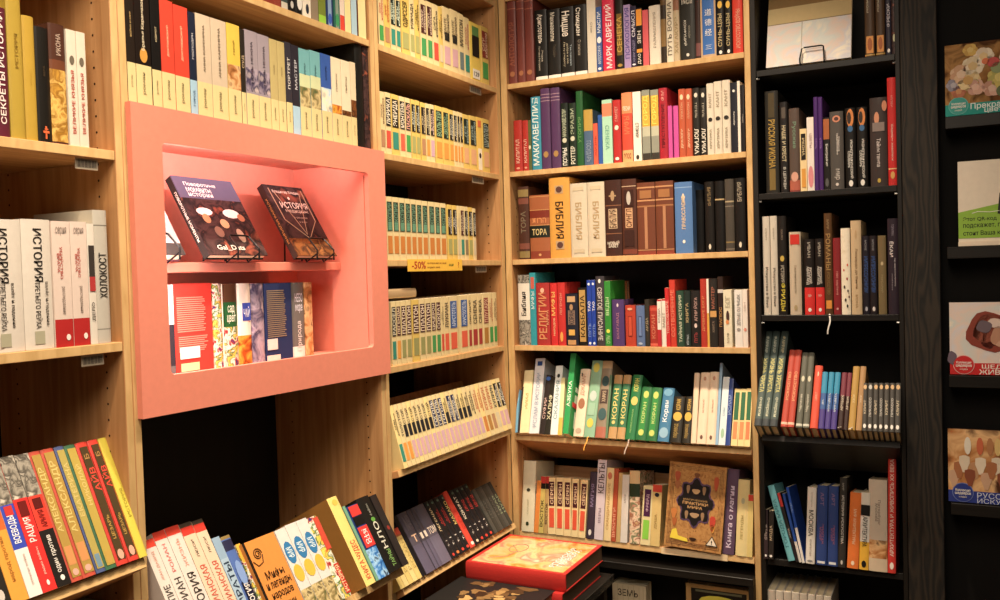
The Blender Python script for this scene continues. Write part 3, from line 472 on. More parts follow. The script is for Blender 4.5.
row('C', -.012, 1.393, 0, ((761, 266), (899, 264)), *dn('third'), OP, [
 (763, 770.2, 216.5, 'h', 'cfc6b6', 'tall white book lettered in black', 'T6-50d44/2a2622 Искусство в Вене', 'T70-94d24/a09888 КЛИМТ'),
 (770.7, 777.6, 216, 'h', 'cfc6b6', 'tall white book lettered in black', 'T6-50d44/2a2622 Искусство в Вене', 'T70-94d24/a09888 КЛИМТ'),
 (778.3, 786.6, 216, 'h', '1e1916', 'tall black book with big yellow lettering', 'T4-32d60/e0cc30 ФРИДЫ', 'T33-50d44/b8b0a0 ИСТОРИЯ', 'E54-60u50/c8a840', 'T66-96d24/8a7a6a КАЛО'),
 (789.4, 801, 232, 'h', 'c4b49c', 'beige book with red square', 'P85-97u80/d0281c', 'T26-60d24/8a7a64 Современное искусство', 'E5-12u30/a8946c'),
 (804, 814.3, 239.4, 'h', '1d1614', 'black book with scarlet base', 'B0-36/d8201c', 'T40-64d60/e8e0d6 РУССКИЙ|АВАНГАРД', 'T76-96d30/b0a89c ИВАН', 'T18-32d40/f0c0b4 А.|Я.', 'E4-9u34/f0e8e0'),
 (815, 824, 238.8, 'h', '1d1614', 'black book with scarlet base', 'B0-36/d8201c', 'T40-64d60/e8e0d6 РУССКИЙ|АВАНГАРД', 'T76-96d30/b0a89c ИВАН', 'T18-32d40/f0c0b4 А.|Я.', 'E4-9u34/f0e8e0'),
 (824.5, 832.4, 213.3, 'h', '5a3c1e', 'tall bronze brown book with orange tile', 'P6-14u70/e0902c', 'T44-80d60/b08a50 РОМАНЫ', 'T20-42d40/8a6a3a ИСКУССТВО', 'T82-96d30/a0845a МИР', 'R0-20/e8e4dc'),
 (833, 840.7, 238, 'h', '8a2026', 'dark red book', 'T12-70d34/d88a80 1001 картина', 'E6-9u30/d89a90'),
 (841, 850.2, 228.3, 'h', '$spk', 'white book speckled with dots', 'E50-53u16@30/c83a2a', 'E56-59u16@70/d8502c', 'E40-43u20@64/a83a3a', 'E30-34u20@34/3a2a2a', 'E26-29u20@72/4a3a3a', 'E15-19u20@44/3a3030', 'E8-12u20@64/2a2a2a', 'E19-22u16@84/5a2a2a'),
 (851, 861.5, 220.6, 'h', 'cfb48c', 'beige book with brown title', 'T26-72d28/7a5a34 Леонардо да Винчи', 'T6-22d24/a8885c МОНА', 'E80-90u20/c0a074'),
 (862.5, 869.2, 236, 'h', '211c26', 'black book with blue vertical lettering', 'T28-74d60/3a5a9a ИМПРЕССИОНИЗМ', 'T80-96d30/8a8a90 МОНЕ', 'E4-10u40/a8a8b4'),
 (869.6, 876.9, 235.8, 'h', '241c20', 'black book with blue vertical lettering', 'T28-74d60/3a5a9a ИМПРЕССИОНИЗМ', 'T80-96d30/8a8a90 МОНЕ', 'E4-10u40/d8d0cc'),
 (878, 886.2, 235.6, 'h', '7a6844', 'olive brown book with small bird', 'E62-67u34/c8b488', 'T20-58d30/a89468 ГЕРБАРИЙ'),
 (887.8, 898.4, 218.5, 'h', '302430', 'dark plum book titled ЁКАИ', 'T58-78d40@40/e8e0e0 ЁКАИ', 'T22-66d12@66/c8c0c4 мир сверхъестественного', 'T14-54d12@40/a8a0a8 японский фольклор', 'T82-94d24/8a8090 ТОРИЯМА'),
])
row('C', .09, 1.052, 32, ((754.4, 417), (900.4, 431.5)), *dn('fifth' if 0 else 'fourth'), OP, [
 (754.6, 762, 331, 'h', '4a5a56', 'tall grey green yellow-lettered book', 'T34-70d60/d8d078 ЖИЗНЬ ХРИСТА', 'T8-30d44/c0c4a8 очерки', 'T76-94d44/c8ccb8 ФАРРАР', 'B0-7/3a4044', {'xt': 768.8}),
 (762.2, 769.6, 331, 'h', '4a5a56', 'tall grey green yellow-lettered book', 'T34-70d60/d8d078 ЖИЗНЬ ХРИСТА', 'T8-30d44/c0c4a8 очерки', 'T76-94d44/c8ccb8 ФАРРАР', 'B0-7/3a4044', {'xt': 776.5}),
 (769.8, 777.6, 331, 'h', '4a5a56', 'tall grey green yellow-lettered book', 'T34-70d60/d8d078 ЖИЗНЬ ХРИСТА', 'T8-30d44/c0c4a8 очерки', 'T76-94d44/d0c49a ФАРРАР', 'B0-7/3a4044', {'xt': 785}),
 (781, 787.3, 350, 'h', 'b8402e', 'coral red book with pale lettering', 'T14-90u44/e8a068 ИСКУССТВО', 'B3-6/e8b8a0', {'xt': 792.8}),
 (787.6, 794.2, 350, 'h', 'b8402e', 'coral red book with pale lettering', 'T14-90u44/e8a068 ИСКУССТВО', 'B3-6/e8b8a0', {'xt': 798.6}),
 (796, 802.3, 352.6, 'h', '5e5e52', 'grey book with cream lettering', 'T8-56u44/d0ccb8 Черчение', 'E60-68u50/c8c4a8', 'B2-5/c8c8b8', {'xt': 805.5}),
 (803, 809.3, 352.6, 'h', '5e5e52', 'grey book with cream lettering', 'T8-56u44/d0ccb8 Черчение', 'E60-68u50/c8c4a8', 'B2-5/c8c8b8', {'xt': 811.5}),
 (810, 817.8, 365.6, 'h', 'd8492c', 'vermilion book with fine lettering', 'T12-88u30/f0a888 ЦВЕТ', 'E82-90u20/f0c0a0', {'xt': 819}),
 (818.4, 824.2, 372, 'h', '4a3a88', 'small book fading blue to violet', 'B62-100/2a90b8', 'B34-62/3a60a0', 'T8-84u40/c8d8e8 МИР|ЦВЕТА', {'xt': 825.3}),
 (824.6, 830.2, 372.2, 'h', '4a3a88', 'small book fading blue to violet', 'B62-100/2a90b8', 'B34-62/3a60a0', 'T8-84u40/c8d8e8 МИР ЦВЕТА', {'xt': 831.8}),
 (830.6, 836.4, 372.4, 'h', '4a3a88', 'small book fading blue to violet', 'B62-100/2a90b8', 'B34-62/3a60a0', 'T8-84u40/c8d8e8 МИР ЦВЕТА', {'xt': 838}),
 (837.6, 842.9, 372.6, 'h', '3a2420', 'small book fading maroon to black', 'B58-100/7a3040', 'T8-84u46/d8c8b0 АРТБУК', 'R0-4/d8d0c0', {'xt': 844.6}),
 (843.3, 847.9, 372.8, 'h', '3a2420', 'small book fading maroon to black', 'B58-100/7a3040', 'T8-84u46/d8c8b0 АРТБУК', {'xt': 849.8}),
 (848.1, 854.9, 366.4, 'h', 'b89040', 'small mustard gold book', 'T10-86u30/e8d090 УЗОР', 'R0-5/e0d8c8', {'xt': 856.6}),
 (855.6, 861.6, 366.4, 'h', 'b08654', 'small tan copper book', 'T10-86u30/e8d0a8 УЗОР', {'xt': 863.4}),
] + [(a, b, 383, 'h', '45423e', 'small grey book with pale dot', 'E86-96u70/d8b07a' if k != 1 else 'E86-96u70/c8c4bc', 'T20-78u46/d0ccc4 ПИКАССО' if k % 2 else 'T20-78u46/d8c8a8 КЛИМТ', 'E5-14u60/f0ece4', {'xt': (a+b)/2+.8}) for k, (a, b) in enumerate(((862, 867), (867.2, 872.4), (872.6, 877.9), (878.2, 883.1), (883.4, 888.9), (889.2, 894.3), (894.6, 900.3)))], dmax=.155)
row('C', .012, .607, 9, ((764, 558.6), (896, 571.5)), *dn('lowest'), OP, [
 (764, 767.8, 509.5, 'p', '3a2c30', 'short dark paperback with white mark', 'T20-88/b8a8a0 СТИЛЬ', 'E4-9u60/f0ece8', {'xt': 766}),
 (768.4, 773.4, 510.8, 'p', '2c2622', 'short dark paperback with white mark', 'T20-88/c8b090 МОДА', 'E4-9u60/f0ece8', {'xt': 771.4}),
 (788.4, 795.2, 486.5, 'h', '6ab8c4', 'turquoise book leaning on its neighbours', 'T8-92/3a7a88 ГОРОДА МИРА', {'xt': 770.8}),
 (796, 799, 493.5, 'p', '2a2426', 'leaning black paperback with red head', 'B80-100/c8302c', 'T8-74/b0a8a0 ГОРОД', {'xt': 778.6}),
 (799.3, 802, 494, 'p', '2450a8', 'thin leaning blue paperback', 'B0-30/d8d4cc', {'xt': 783.3}),
 (802.3, 805, 487.5, 'p', '2050b4', 'leaning blue and white paperback', 'B0-46/e4e0da', 'T54-92/8ab0e8 ПИТЕР', {'xt': 787.2, 'out': .004}),
 (805.3, 814.4, 487.6, 'h', 'e6e0d6', 'white book lettered МОСКВА', 'T36-70d52/2a2624 МОСКВА', 'T10-32d26/a09a90 архитектура', 'T74-94d20/c0b8ac путеводитель', 'E2-5u60/8a8a8a', {'xt': 812}),
 (815.7, 826.4, 485.8, 'h', '2c4484', 'navy blue book with rose lettering', 'T12-66d40/a05a7a ЭРМИТАЖ|МУЗЕЙ', 'T72-94d34/8a6a94 АРТ', 'P2-5u70/d8dce4', {'xt': 822.5}),
 (827.3, 837.5, 486.4, 'h', '2c4484', 'navy blue book with rose lettering', 'T12-66d40/a05a7a ЭРМИТАЖ|МУЗЕЙ', 'T72-94d34/8a6a94 АРТ', 'P2-5u70/d8dce4', {'xt': 833.4}),
 (837.8, 845.3, 478, 'h', '33302c', 'charcoal book with white vertical title', 'T26-80d34/e0dcd4 ИСТОРИЯ ИСКУССТВА', 'E3-8u30/c8c4bc', 'T84-96d24/a8a49c МИР', {'xt': 843.5}),
 (846.7, 858.2, 493, 'h', 'e8761c', 'orange book with pale title', 'T32-78d26/f8d8b0 МИР АРХИТЕКТУРЫ', 'E4-10u30/f8e0c0', {'xt': 856}),
 (858.8, 868.4, 493, 'h', 'e4ded0', 'white and yellow book lettered АРХИТЕКТУРА', 'B0-36/ecb414', 'B36-70/f0ece4', 'P70-84u96/1c1a18', 'T30-69d50/1c1a18 АРХИТЕКТУРА', 'E3-12u50/1c1a18', {'xt': 866}),
 (868.8, 887.4, 480, 'h', 'cfc0ac', 'thick pale book with bridge photo', 'B14-34/$bank*30', 'B0-14/d0bca0', 'T46-82d30/8a7a70 Петербург|Москва', {'xt': 877.8}),
 (887.6, 895.8, 454.8, 'h', 'cc2c20', 'tall red book with white vertical title', 'T14-96u50/f0d8c8 АРХИТЕКТУРА И ЖИВОПИСЬ XX ВЕКА', 'E3-9u50/f0e4d8', {'xt': 892}),
], dmax=.2)
row('C', -.01, .21, 0, ((765, 597), (832, 599)), 'bottom shelf of the black bookcase', 'bottom black shelf', OP, [
 (767.5+8*k, 767.5+8*k+7.6, 590.5+.9*k, 'h', 'd8cfc0' if k % 2 else 'cfc4b4', 'pale book whose top barely shows') for k in range(8)])
# ---- left wall
PN = 'pink niche'
CN = lambda s: (f'{s} shelf of the corner oak bookcase', f'{s} corner shelf')
def cl(x0, x1, yt, base, lab, txt, lt, blk, extra=(), opt=None):
    names = {'dcbc58': 'yellow', 'dfca92': 'cream', 'ecd28a': 'cream'}
    kinds = {'k': ('221c16', 'black-labelled'), 'n': ('4a2420', 'brown-labelled'), 'g': ('23382c', 'green-labelled'), 'w': (base, 'plain-labelled'), 'b': ('2a5aa0', 'blue-labelled'), 'm': ('8a3426', 'maroon-labelled'), 'u': ('2c2f50', 'navy-labelled'), 'h': ('1e2a22', 'dark-green-labelled')}
    L, ln = kinds[lab]
    bn = next((n for c, n in (('d04a34', 'red'), ('e05a3c', 'red'), ('a83230', 'crimson'), ('e09434', 'orange'), ('c87a2c', 'amber'), ('3f9a48', 'green'), ('3f9450', 'green'), ('2c8a78', 'teal'), ('a0a060', 'olive'), ('94945a', 'olive'), ('8a7a5a', 'brown'), ('cfa2ac', 'pink'), ('c8a0b4', 'lilac'), ('e0a878', 'peach'), ('6a7a7a', 'grey'), ('cfc0a0', 'beige'), ('b0805a', 'brown'), ('b07a2c', 'ochre')) if c == blk), 'pale')
    it = ['P10-38u72/'+blk]
    if L != base: it.append('P46-92u78/'+L)
    it.append(f'T48-90u{66 if len(txt) > 5 else 76}/{lt} {txt if len(txt) > 5 else txt+"|избранное"}')
    return (x0, x1, yt, 'p', base, f'{names[base]} classic, {ln}, {bn} block', *it, *extra) + ((opt,) if opt else ())
Y, Q = 'dcbc58', 'dfca92'
row('L', -.008, ZL[0], 0, ((379, 25), (487, 55)), *CN('top'), PN, [
 cl(378.6, 384, -8, Q, 'w', 'СОН', 'c84a34', '3f9a48'), cl(384.2, 390.1, -6, Y, 'w', 'МИР', 'c85a34', 'b0805a'), cl(390.5, 395.8, -5, Q, 'h', 'ПЕСНИ', 'd8e8d0', '2c8a78'),
 cl(396, 400.8, -3, Q, 'h', 'ДАРЫ', 'd8e8d0', '2c8a78'), cl(401.5, 409.8, -3, Y, 'w', 'ОДИССЕЯ', '2a221a', 'a0a060'), cl(410, 414.8, -2, Q, 'w', 'ИЛИАДА', '2a221a', 'a0a060'), cl(415, 419.8, -1, Y, 'w', 'ЭДДА', '2a221a', 'a0a060'),
 cl(420.6, 426.9, .5, Q, 'n', 'ГОМЕР', 'd8c0a8', '3f9450'), cl(427.2, 432.8, 2.6, Q, 'n', 'ЭЗОП', 'd8c0a8', '3f9450'), cl(433.1, 439, 5.2, Q, 'w', 'САГА', '1c1814', 'd04a34'), cl(439.2, 443, 7.5, Y, 'w', 'ДОМ', '4a3a2a', 'cfc0a0'),
 cl(443.4, 451, 8.3, Q, 'w', 'ДАНТЕ', '6a5a44', 'cfa2ac', ('P47-60u60/2a2a26',)), cl(451.3, 458.6, 11, Q, 'w', 'ДАНТЕ', '6a5a44', 'cfa2ac', ('P47-60u60/2a2a26',)),
 cl(459, 464.2, 14.5, Q, 'w', 'МИЛТОН', '2a2420', '6a7a7a'), cl(464.5, 469.8, 18.5, Q, 'w', 'ТАССО', 'c06a5a', '2c8a78'),
 (470.4, 480.8, 24, 'p', 'e6c84e', 'thick yellow book with black square', 'P78-94u62/5a8a48', 'P42-78u66/1d1a16', 'P4-20u66/e8e2d4', 'T8-16h50/4a4640 129'), cl(481.4, 488.6, 27.5, Y, 'm', 'САГИ', 'e8c8a8', '3f9a48')],
 dmax=.13)
row('L', -.008, ZL[1], 0, ((381, 125), (490, 148)), *CN('second'), PN, [
 cl(380.4, 385.2, 92, Q, 'w', 'ЭССЕ', '6a3020', 'b0805a'), cl(385.5, 391.3, 93, Q, 'k', 'ЛИРИКА', 'efe6d0', 'd04a34'), cl(391.6, 399.3, 95, Y, 'k', 'ЭНЕИДА', 'efe6d0', '2c8a78'), cl(399.7, 405.3, 97, Q, 'k', 'МОНТЕНЬ', 'efe6d0', 'e05a3c'), cl(405.6, 411, 98.5, Q, 'k', 'ПАСКАЛЬ', 'efb0a0', '3f9a48'),
 cl(411.6, 416, 100, Y, 'k', 'КАНТ', 'd8e0d0', 'a0a060'), cl(416.2, 420.3, 101, Y, 'k', 'КАНТ', 'd8e0d0', 'a0a060'), cl(421.2, 426, 103, Y, 'k', 'ЮМ', 'c8b898', 'b0805a'), cl(426.2, 430.2, 104, Q, 'k', 'ЛОКК', 'd8d0b0', 'e09434'), cl(430.4, 434.8, 105, Q, 'k', 'БЭКОН', 'e8c8c0', 'c8a0b4'),
 cl(435.6, 442.8, 106.7, Y, 'h', 'ВОЛЬТЕР', '8ab08a', 'e09434'), cl(443.2, 449.2, 108.5, Y, 'h', 'ДИДРО', '8ab08a', 'e09434'), cl(449.5, 453.8, 110.3, Y, 'k', 'РУССО', 'd8d8c8', 'e09434'), cl(454, 457.6, 111.5, Q, 'k', 'РУССО', 'd8d8c8', 'e09434'), cl(457.8, 460.2, 112.3, Q, 'k', 'РУССО', 'd8d8c8', 'e09434'), cl(460.4, 463.2, 113.2, Q, 'k', 'РУССО', 'd8d8c8', 'e09434'),
 cl(463.4, 469.4, 115, Y, 'h', 'ГЁТЕ', '9ab0a8', 'e0a878'), cl(470, 477, 116.5, Y, 'h', 'ГЕЙНЕ', '9ab0a8', 'e0a878'), (477.2, 482.4, 117.8, 'p', 'e8c050', 'yellow classic with white sticker', 'P82-94u60/e0703c', 'P2-42u70/f0e4c8', 'E24-34u40/2a1c14'), cl(482.8, 489.6, 119.5, Y, 'h', 'ШИЛЛЕР', '9ab0a8', 'e0a878')],
 dmax=.13)
gx = [387, 393.3, 399.6, 405.8, 411.4, 417.1, 422.6, 428.6, 435.4, 440.8, 446.9]
row('L', -.008, ZL[2], 0, ((387, 232), (476, 238)), *CN('third'), PN, [
 cl(gx[i]+(.6 if i == 7 else 0), gx[i+1]-.3, 196.8+i*.75, Q, 'g', 'ШЕКСПИР', '6a9a80', 'c87a2c', ('P47-60u60/6aa88a',)) for i in range(10)] + [
 cl(448, 452.6, 205, Y, 'k', 'ЛЕМ', 'd8d8d0', 'a0a060'), cl(452.9, 457.4, 205.6, Y, 'k', 'ЛЕМ', 'd8d8d0', 'a0a060'), cl(457.7, 460.6, 206, Q, 'w', 'РИМ', 'c8b898', 'cfc0a0'), cl(460.9, 464.6, 206.4, Q, 'n', 'КАФКА', 'd8c8b0', '2c8a78'), cl(464.9, 468.6, 207, Q, 'k', 'ЗОЛЯ', 'd8d8c8', '8a7a5a'), cl(468.9, 473, 207.6, Y, 'k', 'ПРУСТ', 'd8d8c8', 'a0a060'), cl(473.3, 476.3, 208.6, Q, 'k', 'ДЮМА', 'd8d8c8', 'cfc0a0')],
 dmax=.13)
row('L', -.008, ZL[3], 0, ((392, 335), (497, 322)), *CN('fourth'), PN, [
 cl(391.9, 396.4, 302, Q, 'k', 'РАССЕЛ', 'e0dcc8', '2c8a78'), cl(396.7, 401, 301.5, Q, 'n', 'ЛЕГЕНДЫ', 'e8d0b0', 'e09434'), cl(401.4, 406.3, 301, Q, 'n', 'ПЛАТОН', 'f0e0c8', '94945a'), cl(406.6, 411.8, 300.5, Q, 'n', 'ПЛАТОН', 'f0e0c8', '94945a'),
 cl(412.7, 419.6, 299.7, Y, 'n', 'ПЛАТОН', 'f0e0c8', '94945a'), cl(419.9, 425.6, 299, Q, 'n', 'ПЛАТОН', 'f0e0c8', '94945a'), cl(425.9, 431.3, 298.5, Q, 'n', 'ПЛАТОН', 'f0e0c8', '94945a'), cl(431.6, 436.2, 298, Q, 'n', 'ЦИЦЕРОН', 'e8d8c0', '3f9450'), cl(436.4, 441, 297.6, Q, 'n', 'СОКРАТ', 'e8d8c0', '3f9450'),
 cl(441.3, 444.2, 297.3, Q, 'w', 'РОК', '4a4038', 'd04a34'), cl(444.4, 449.4, 297, Q, 'w', 'ЛУКИАН', '2a2420', 'e05a3c'), cl(449.8, 457.9, 296.4, Q, 'b', 'АРИСТОТЕЛЬ', 'd0dcf0', 'e05a3c'), cl(460.6, 468.2, 295.2, Q, 'b', 'АРИСТОТЕЛЬ', 'd0dcf0', 'e05a3c'), cl(468.5, 472, 294.8, Q, 'w', 'ОВИДИЙ', '1c1814', 'a83230'),
 cl(472.4, 478, 294.4, Q, 'w', 'СЕНЕКА', '1c1814', 'a83230'), cl(478.2, 482.6, 294, Q, 'w', 'СЕНЕКА', '1c1814', 'a83230'), cl(483.6, 489, 293.4, Q, 'm', 'ПЛУТАРХ', 'e8c0a0', 'b07a2c'), cl(489.3, 493.4, 293, Q, 'w', 'ТАЦИТ', 'c06a4a', '3f9a48'), cl(493.7, 497.2, 292.6, Q, 'w', 'ЛИВИЙ', '8a6a4a', '3f9a48')],
 dmax=.13)
t5 = ['СНЫ'] + ['ТОЛСТОЙ']*8 + ['ГОГОЛЬ']*3 + ['ЧЕХОВ']*6 + ['БУНИН']*3 + ['КУПРИН']*3 + ['БЛОК']*2
b5 = ['2c8a78', 'e09434', 'e09434'] + ['cfa2ac', 'c8a0b4']*8 + ['c8a0b4', 'c87a2c', 'b07a2c', 'b0805a', 'cfc0a0', 'cfa2ac', 'cfa2ac']
row('L', .03, .99, 15, ((402.4, 461.5), (511.5, 423.5)), *CN('fifth'), PN, [
 cl(402.6+4.19*i, 402.6+4.19*(i+1)-.25, 461.5-1.46*i-.35*i*0-63.5+i*.0, Q if i % 4 else 'ecd28a', 'w' if i in (0, 1, 2, 3, 4, 5, 6, 7, 8, 19, 20, 21, 22) else 'k' if i > 23 else 'u' if i in (9, 10, 11, 13, 14) else 'w', t5[i], 'c8603c' if i in (19, 20, 21, 22) else '26242c' if i < 9 or i in (12, 15, 16, 17, 18, 23) else 'e8e4d8', b5[i], ('P46-65u74/26242c',) if i in (2, 3, 4, 5, 6, 7, 8, 12, 15, 16, 17) else (), {'h': .188}) for i in range(26)],
 dmax=.12)
def comic(x0, x1, txt, col, desc, sub='т. 1', dot='d83a2c'): return (x0, x1, 490, 'h', '211d20', desc, f'T46-88u56/{col} {txt}', f'T12-38u34/d8d4d0 {sub}', f'E3-8u50/{dot}', 'E92-96u40/5a7a6a', {'h': .2})
row('L', .03, .646, 31, ((403, 593.5), (518, 532.5)), *CN('sixth'), PN, [
 (403.2+4.4*k, 403.2+4.4*k+4.2, 530, 'p', 'e0cc84' if k % 2 else 'd8c070', 'slim straw yellow paperback', 'B88-100/d8482c', 'B84-88/a85a3a', 'T20-80/b09a54 РОМАН', {'h': .165, 'lean': 1}) for k in range(5)] + [
 (426, 430, 505, 'h', '17141a', 'narrow black book by the straw paperbacks', {'h': .2}),
 (430.5, 439.2, 500, 'h', '57505e', 'thick dusky grey graphic novel', 'T50-62h80/e8c0a0 Т', 'B0-46/5e5870', 'T70-94h60/6a6470 №', {'h': .2}), (439.5, 443, 498, 'h', '4c4652', 'slim dusky grey graphic novel', 'P50-60u60/e8d8c8', 'B0-46/5e5870', {'h': .2}), (443.3, 446.8, 498, 'h', '4c4652', 'slim dusky grey graphic novel', 'P50-60u60/e8d8c8', 'B0-46/5e5870', {'h': .2}), (447.1, 456.2, 495, 'h', '5c5666', 'thick dusky grey graphic novel', 'T50-62h80/f0e0d0 ТОМ', 'B0-46/6a647a', {'h': .2}),
 comic(456.6, 460.3, 'ЛЕГЕНДА', 'e8d0a0', 'black comic, cream title letters'), comic(460.5, 465.4, 'АЛАЯ|КОШКА', 'b8302c', 'black comic, two red lines', dot='e0803c'), comic(465.7, 470.4, 'АЛАЯ|КОШКА', 'b8302c', 'black comic, two red lines'), comic(470.7, 475.4, 'МАЗАКО', 'd8c070', 'black comic titled МАЗАКО in yellow'),
 (475.7, 480.4, 487, 'h', 'd8402c', 'single red comic among black ones', 'E3-9u60/f0e0d8', 'T20-80/c83020 РОК', {'h': .205}), comic(480.7, 485.2, 'КОНФАТ', 'ece4d0', 'black comic titled КОНФАТ in cream', dot='d8d0b8'), comic(485.5, 489.8, 'НЕБО|НОЧЬ', 'c83a34', 'black comic, red broken title'), comic(490.1, 494.4, 'НЕБО|НОЧЬ', 'c83a34', 'black comic, red broken title'), comic(494.7, 499, 'НЕБО|НОЧЬ', 'c83a34', 'black comic, red broken title')] + [
 (499.8+3.05*k, 499.8+3.05*k+2.9, 495, 'p', '3a3a36' if k % 2 else '4a4a46', 'thin graphite paperback by the corner', 'T20-80/5a5a54 НУАР' if k < 4 else 'T20-80/8a9a7a НУАР', {'h': .17}) for k in range(6)],
 dmax=.15)
# pink niche bookcase
CB = 'corner bookcase'
def pl(x0, x1, yt, base, desc, *it): return (x0, x1, yt, 'p', base, desc, 'B0-36/d9c68a', 'T12-30u20/8a8058 роман', *it)
row('L', -.008, 2.224, 0, ((275, -4), (366, 28)), 'shelf highest above the pink niche', 'highest niche shelf', CB, [
 (274, 281, -80, 'p', '8a3a2c', 'brick brown paperback', 'T10-50/d8b0a0 РЕКА'), (281.3, 287.6, -80, 'p', '3a4a48', 'dark slate paperback', 'B0-8/c8c0b0'), (288, 295.6, -80, 'h', '14120f', 'black hardback', 'E4-12u40/c8c4bc'), (295.9, 303, -80, 'h', '14120f', 'black hardback with white oval', 'E5-20u70/e8e4dc'),
 (303.3, 311, -80, 'p', 'f0e4d0', 'white paperback with tiny penguin mark', 'E4-14u40/2a3040', 'T20-80u40/b0a890 ПИСЬМА'), (311.6, 318.4, -80, 'p', '94826a', 'taupe paperback', 'T20-80/6a5a48 ЛЕС'), (319, 326, -80, 'p', '7a8a2c', 'olive green paperback', 'B0-8/9ad030', 'T20-80/a8a878 САД'), (326.3, 333.2, -80, 'p', '24386a', 'navy paperback with pale blue strip', 'P0-99u50/8aa8cc', 'E2-12u50/3a60c0'), (334.2, 340, -80, 'p', '2a6a5a', 'teal green paperback', 'P0-99u50/8a9a8a', 'E2-14u60/3a9a60'), (340.4, 344.8, -80, 'p', 'e8d4c4', 'white paperback with red foot', 'B0-14/e0442c'),
 (345, 351.2, -80, 'p', '3a78c0', 'blue-sky novel with yellow foot', 'B0-50/ecdc98'), (351.5, 357.2, -80, 'p', '2a3a70', 'navy novel with pale blue foot', 'B0-50/a8c8d8'), (358.6, 366.2, -80, 'p', '7a3a24', 'brown novel with yellow foot', 'B0-50/e8d898', 'T60-90/e8c8b0 ДОМ')], rev=True, dmax=.14)
row('L', -.008, 1.91, 0, ((127, 54), (372, 115)), 'shelf directly above the pink niche', 'lower niche shelf', CB, [
 pl(126.8, 135.5, -16, '231a14', 'black novel with gold lettering', 'T42-92u22/c8a868 ВОЙНА И МИР'), pl(135.8, 151.2, -12, '1c130f', 'thick black novel with gold star', 'E38-50u50/c89030', 'T48-94u22/e0d0b0 Братья Карамазовы'), pl(152, 161.4, -3, '151312', 'black novel with cream lettering', 'T42-92u22/c8b890 ИДИОТ'),
 pl(161.7, 174.8, 1, 'd83a20', 'scarlet novel with white script', 'T44-84u18/f4c8a0 ДОСТОЕВСКИЙ'), pl(175.2, 189.5, 7, 'd83a20', 'scarlet novel with white script', 'T44-88u18/f4c8a0 ДОСТОЕВСКИЙ'), (189.9, 197, 13, 'p', '1e2438', 'slim navy novel with light blue foot', 'B0-36/9ac0d8', 'T42-94u30/c8c8d0 ГОСПОДИН', 'T8-30u30/3a5a80 ГОРОД'),
 pl(197.3, 212, 15.6, 'c8b49a', 'thick beige novel', 'T44-92u14/6a5a48 АННА КАРЕНИНА'), pl(212.3, 227.8, 20.6, 'c8b49a', 'thick beige novel', 'T44-92u14/6a5a48 АННА КАРЕНИНА'), pl(228.2, 241.2, 25, 'd8b838', 'yellow novel with sepia picture', 'B36-60/$bank*40', 'T62-92u16/8a6a20 ГЕРОЙ'), pl(241.6, 246, 30, '2a241e', 'very slim dark novel', 'T44-90/b8a080 СУД'),
 pl(246.4, 258.8, 31.7, '9a8e98', 'mauve novel with dusk photo', 'B38-62/$dusk*30', 'T44-92u18/3a3040 НОЧЬ НЕЖНА'), pl(259, 270.6, 36, '9a8e98', 'mauve novel with dusk photo', 'B38-62/$dusk*30', 'T44-92u18/3a3040 НОЧЬ НЕЖНА'), pl(271, 278.4, 40, 'b8a66a', 'khaki novel', 'T44-92u16/7a6a40 ПОЛЕ'), pl(278.7, 286, 42.5, 'b8a66a', 'khaki novel', 'T44-92u16/7a6a40 ПОЛЕ'),
 pl(286.4, 292.4, 43, '33303a', 'charcoal novel with white lettering', 'T42-92u40/d8d4d0 ПОРТРЕТ'), (292.7, 300, 46, 'p', '2a2630', 'charcoal novel with light blue foot', 'B0-34/a0c4dc', 'T42-94u34/c8c8d0 МАСТЕР'), pl(300.4, 311, 50, '6aaab0', 'turquoise novel with ruins photo', 'B36-58/$land*40', 'B58-72/c8d0a0', 'T62-94u16/3a6a70 РИМ'), pl(311.3, 321.5, 52, '6aaab0', 'turquoise novel with ruins photo', 'B36-58/$land*40', 'B58-72/c8d0a0', 'T62-94u16/3a6a70 РИМ'),
 pl(321.9, 332, 55, '3058a8', 'blue novel with harbour photo', 'B36-62/$sky*30', 'T64-94u16/1a3060 МОРЕ'), pl(332.4, 342, 58.5, 'e4d4b4', 'cream novel with golden photo', 'B36-46/$fire*40', 'T50-94u16/7a6a54 ПАРИЖ'), pl(342.3, 351.4, 61.5, 'e4d4b4', 'cream novel with plain title', 'B36-42/$brn*40', 'T50-94u16/7a6a54 ПЬЕСЫ'), pl(351.6, 356.8, 63, 'dccaa8', 'slim cream novel', 'B36-56/$brn*40'),
 (357.2, 364.8, 42, 'h', '12110f', 'tall black album with floral cover', {'d': .26}), (365.4, 372.6, 44.5, 'h', '$lac*40', 'tall floral album tucked by post')], rev=True, dmax=.15)
F = [('БИТВЫ', '9e9888', '$engr*60', 0)]
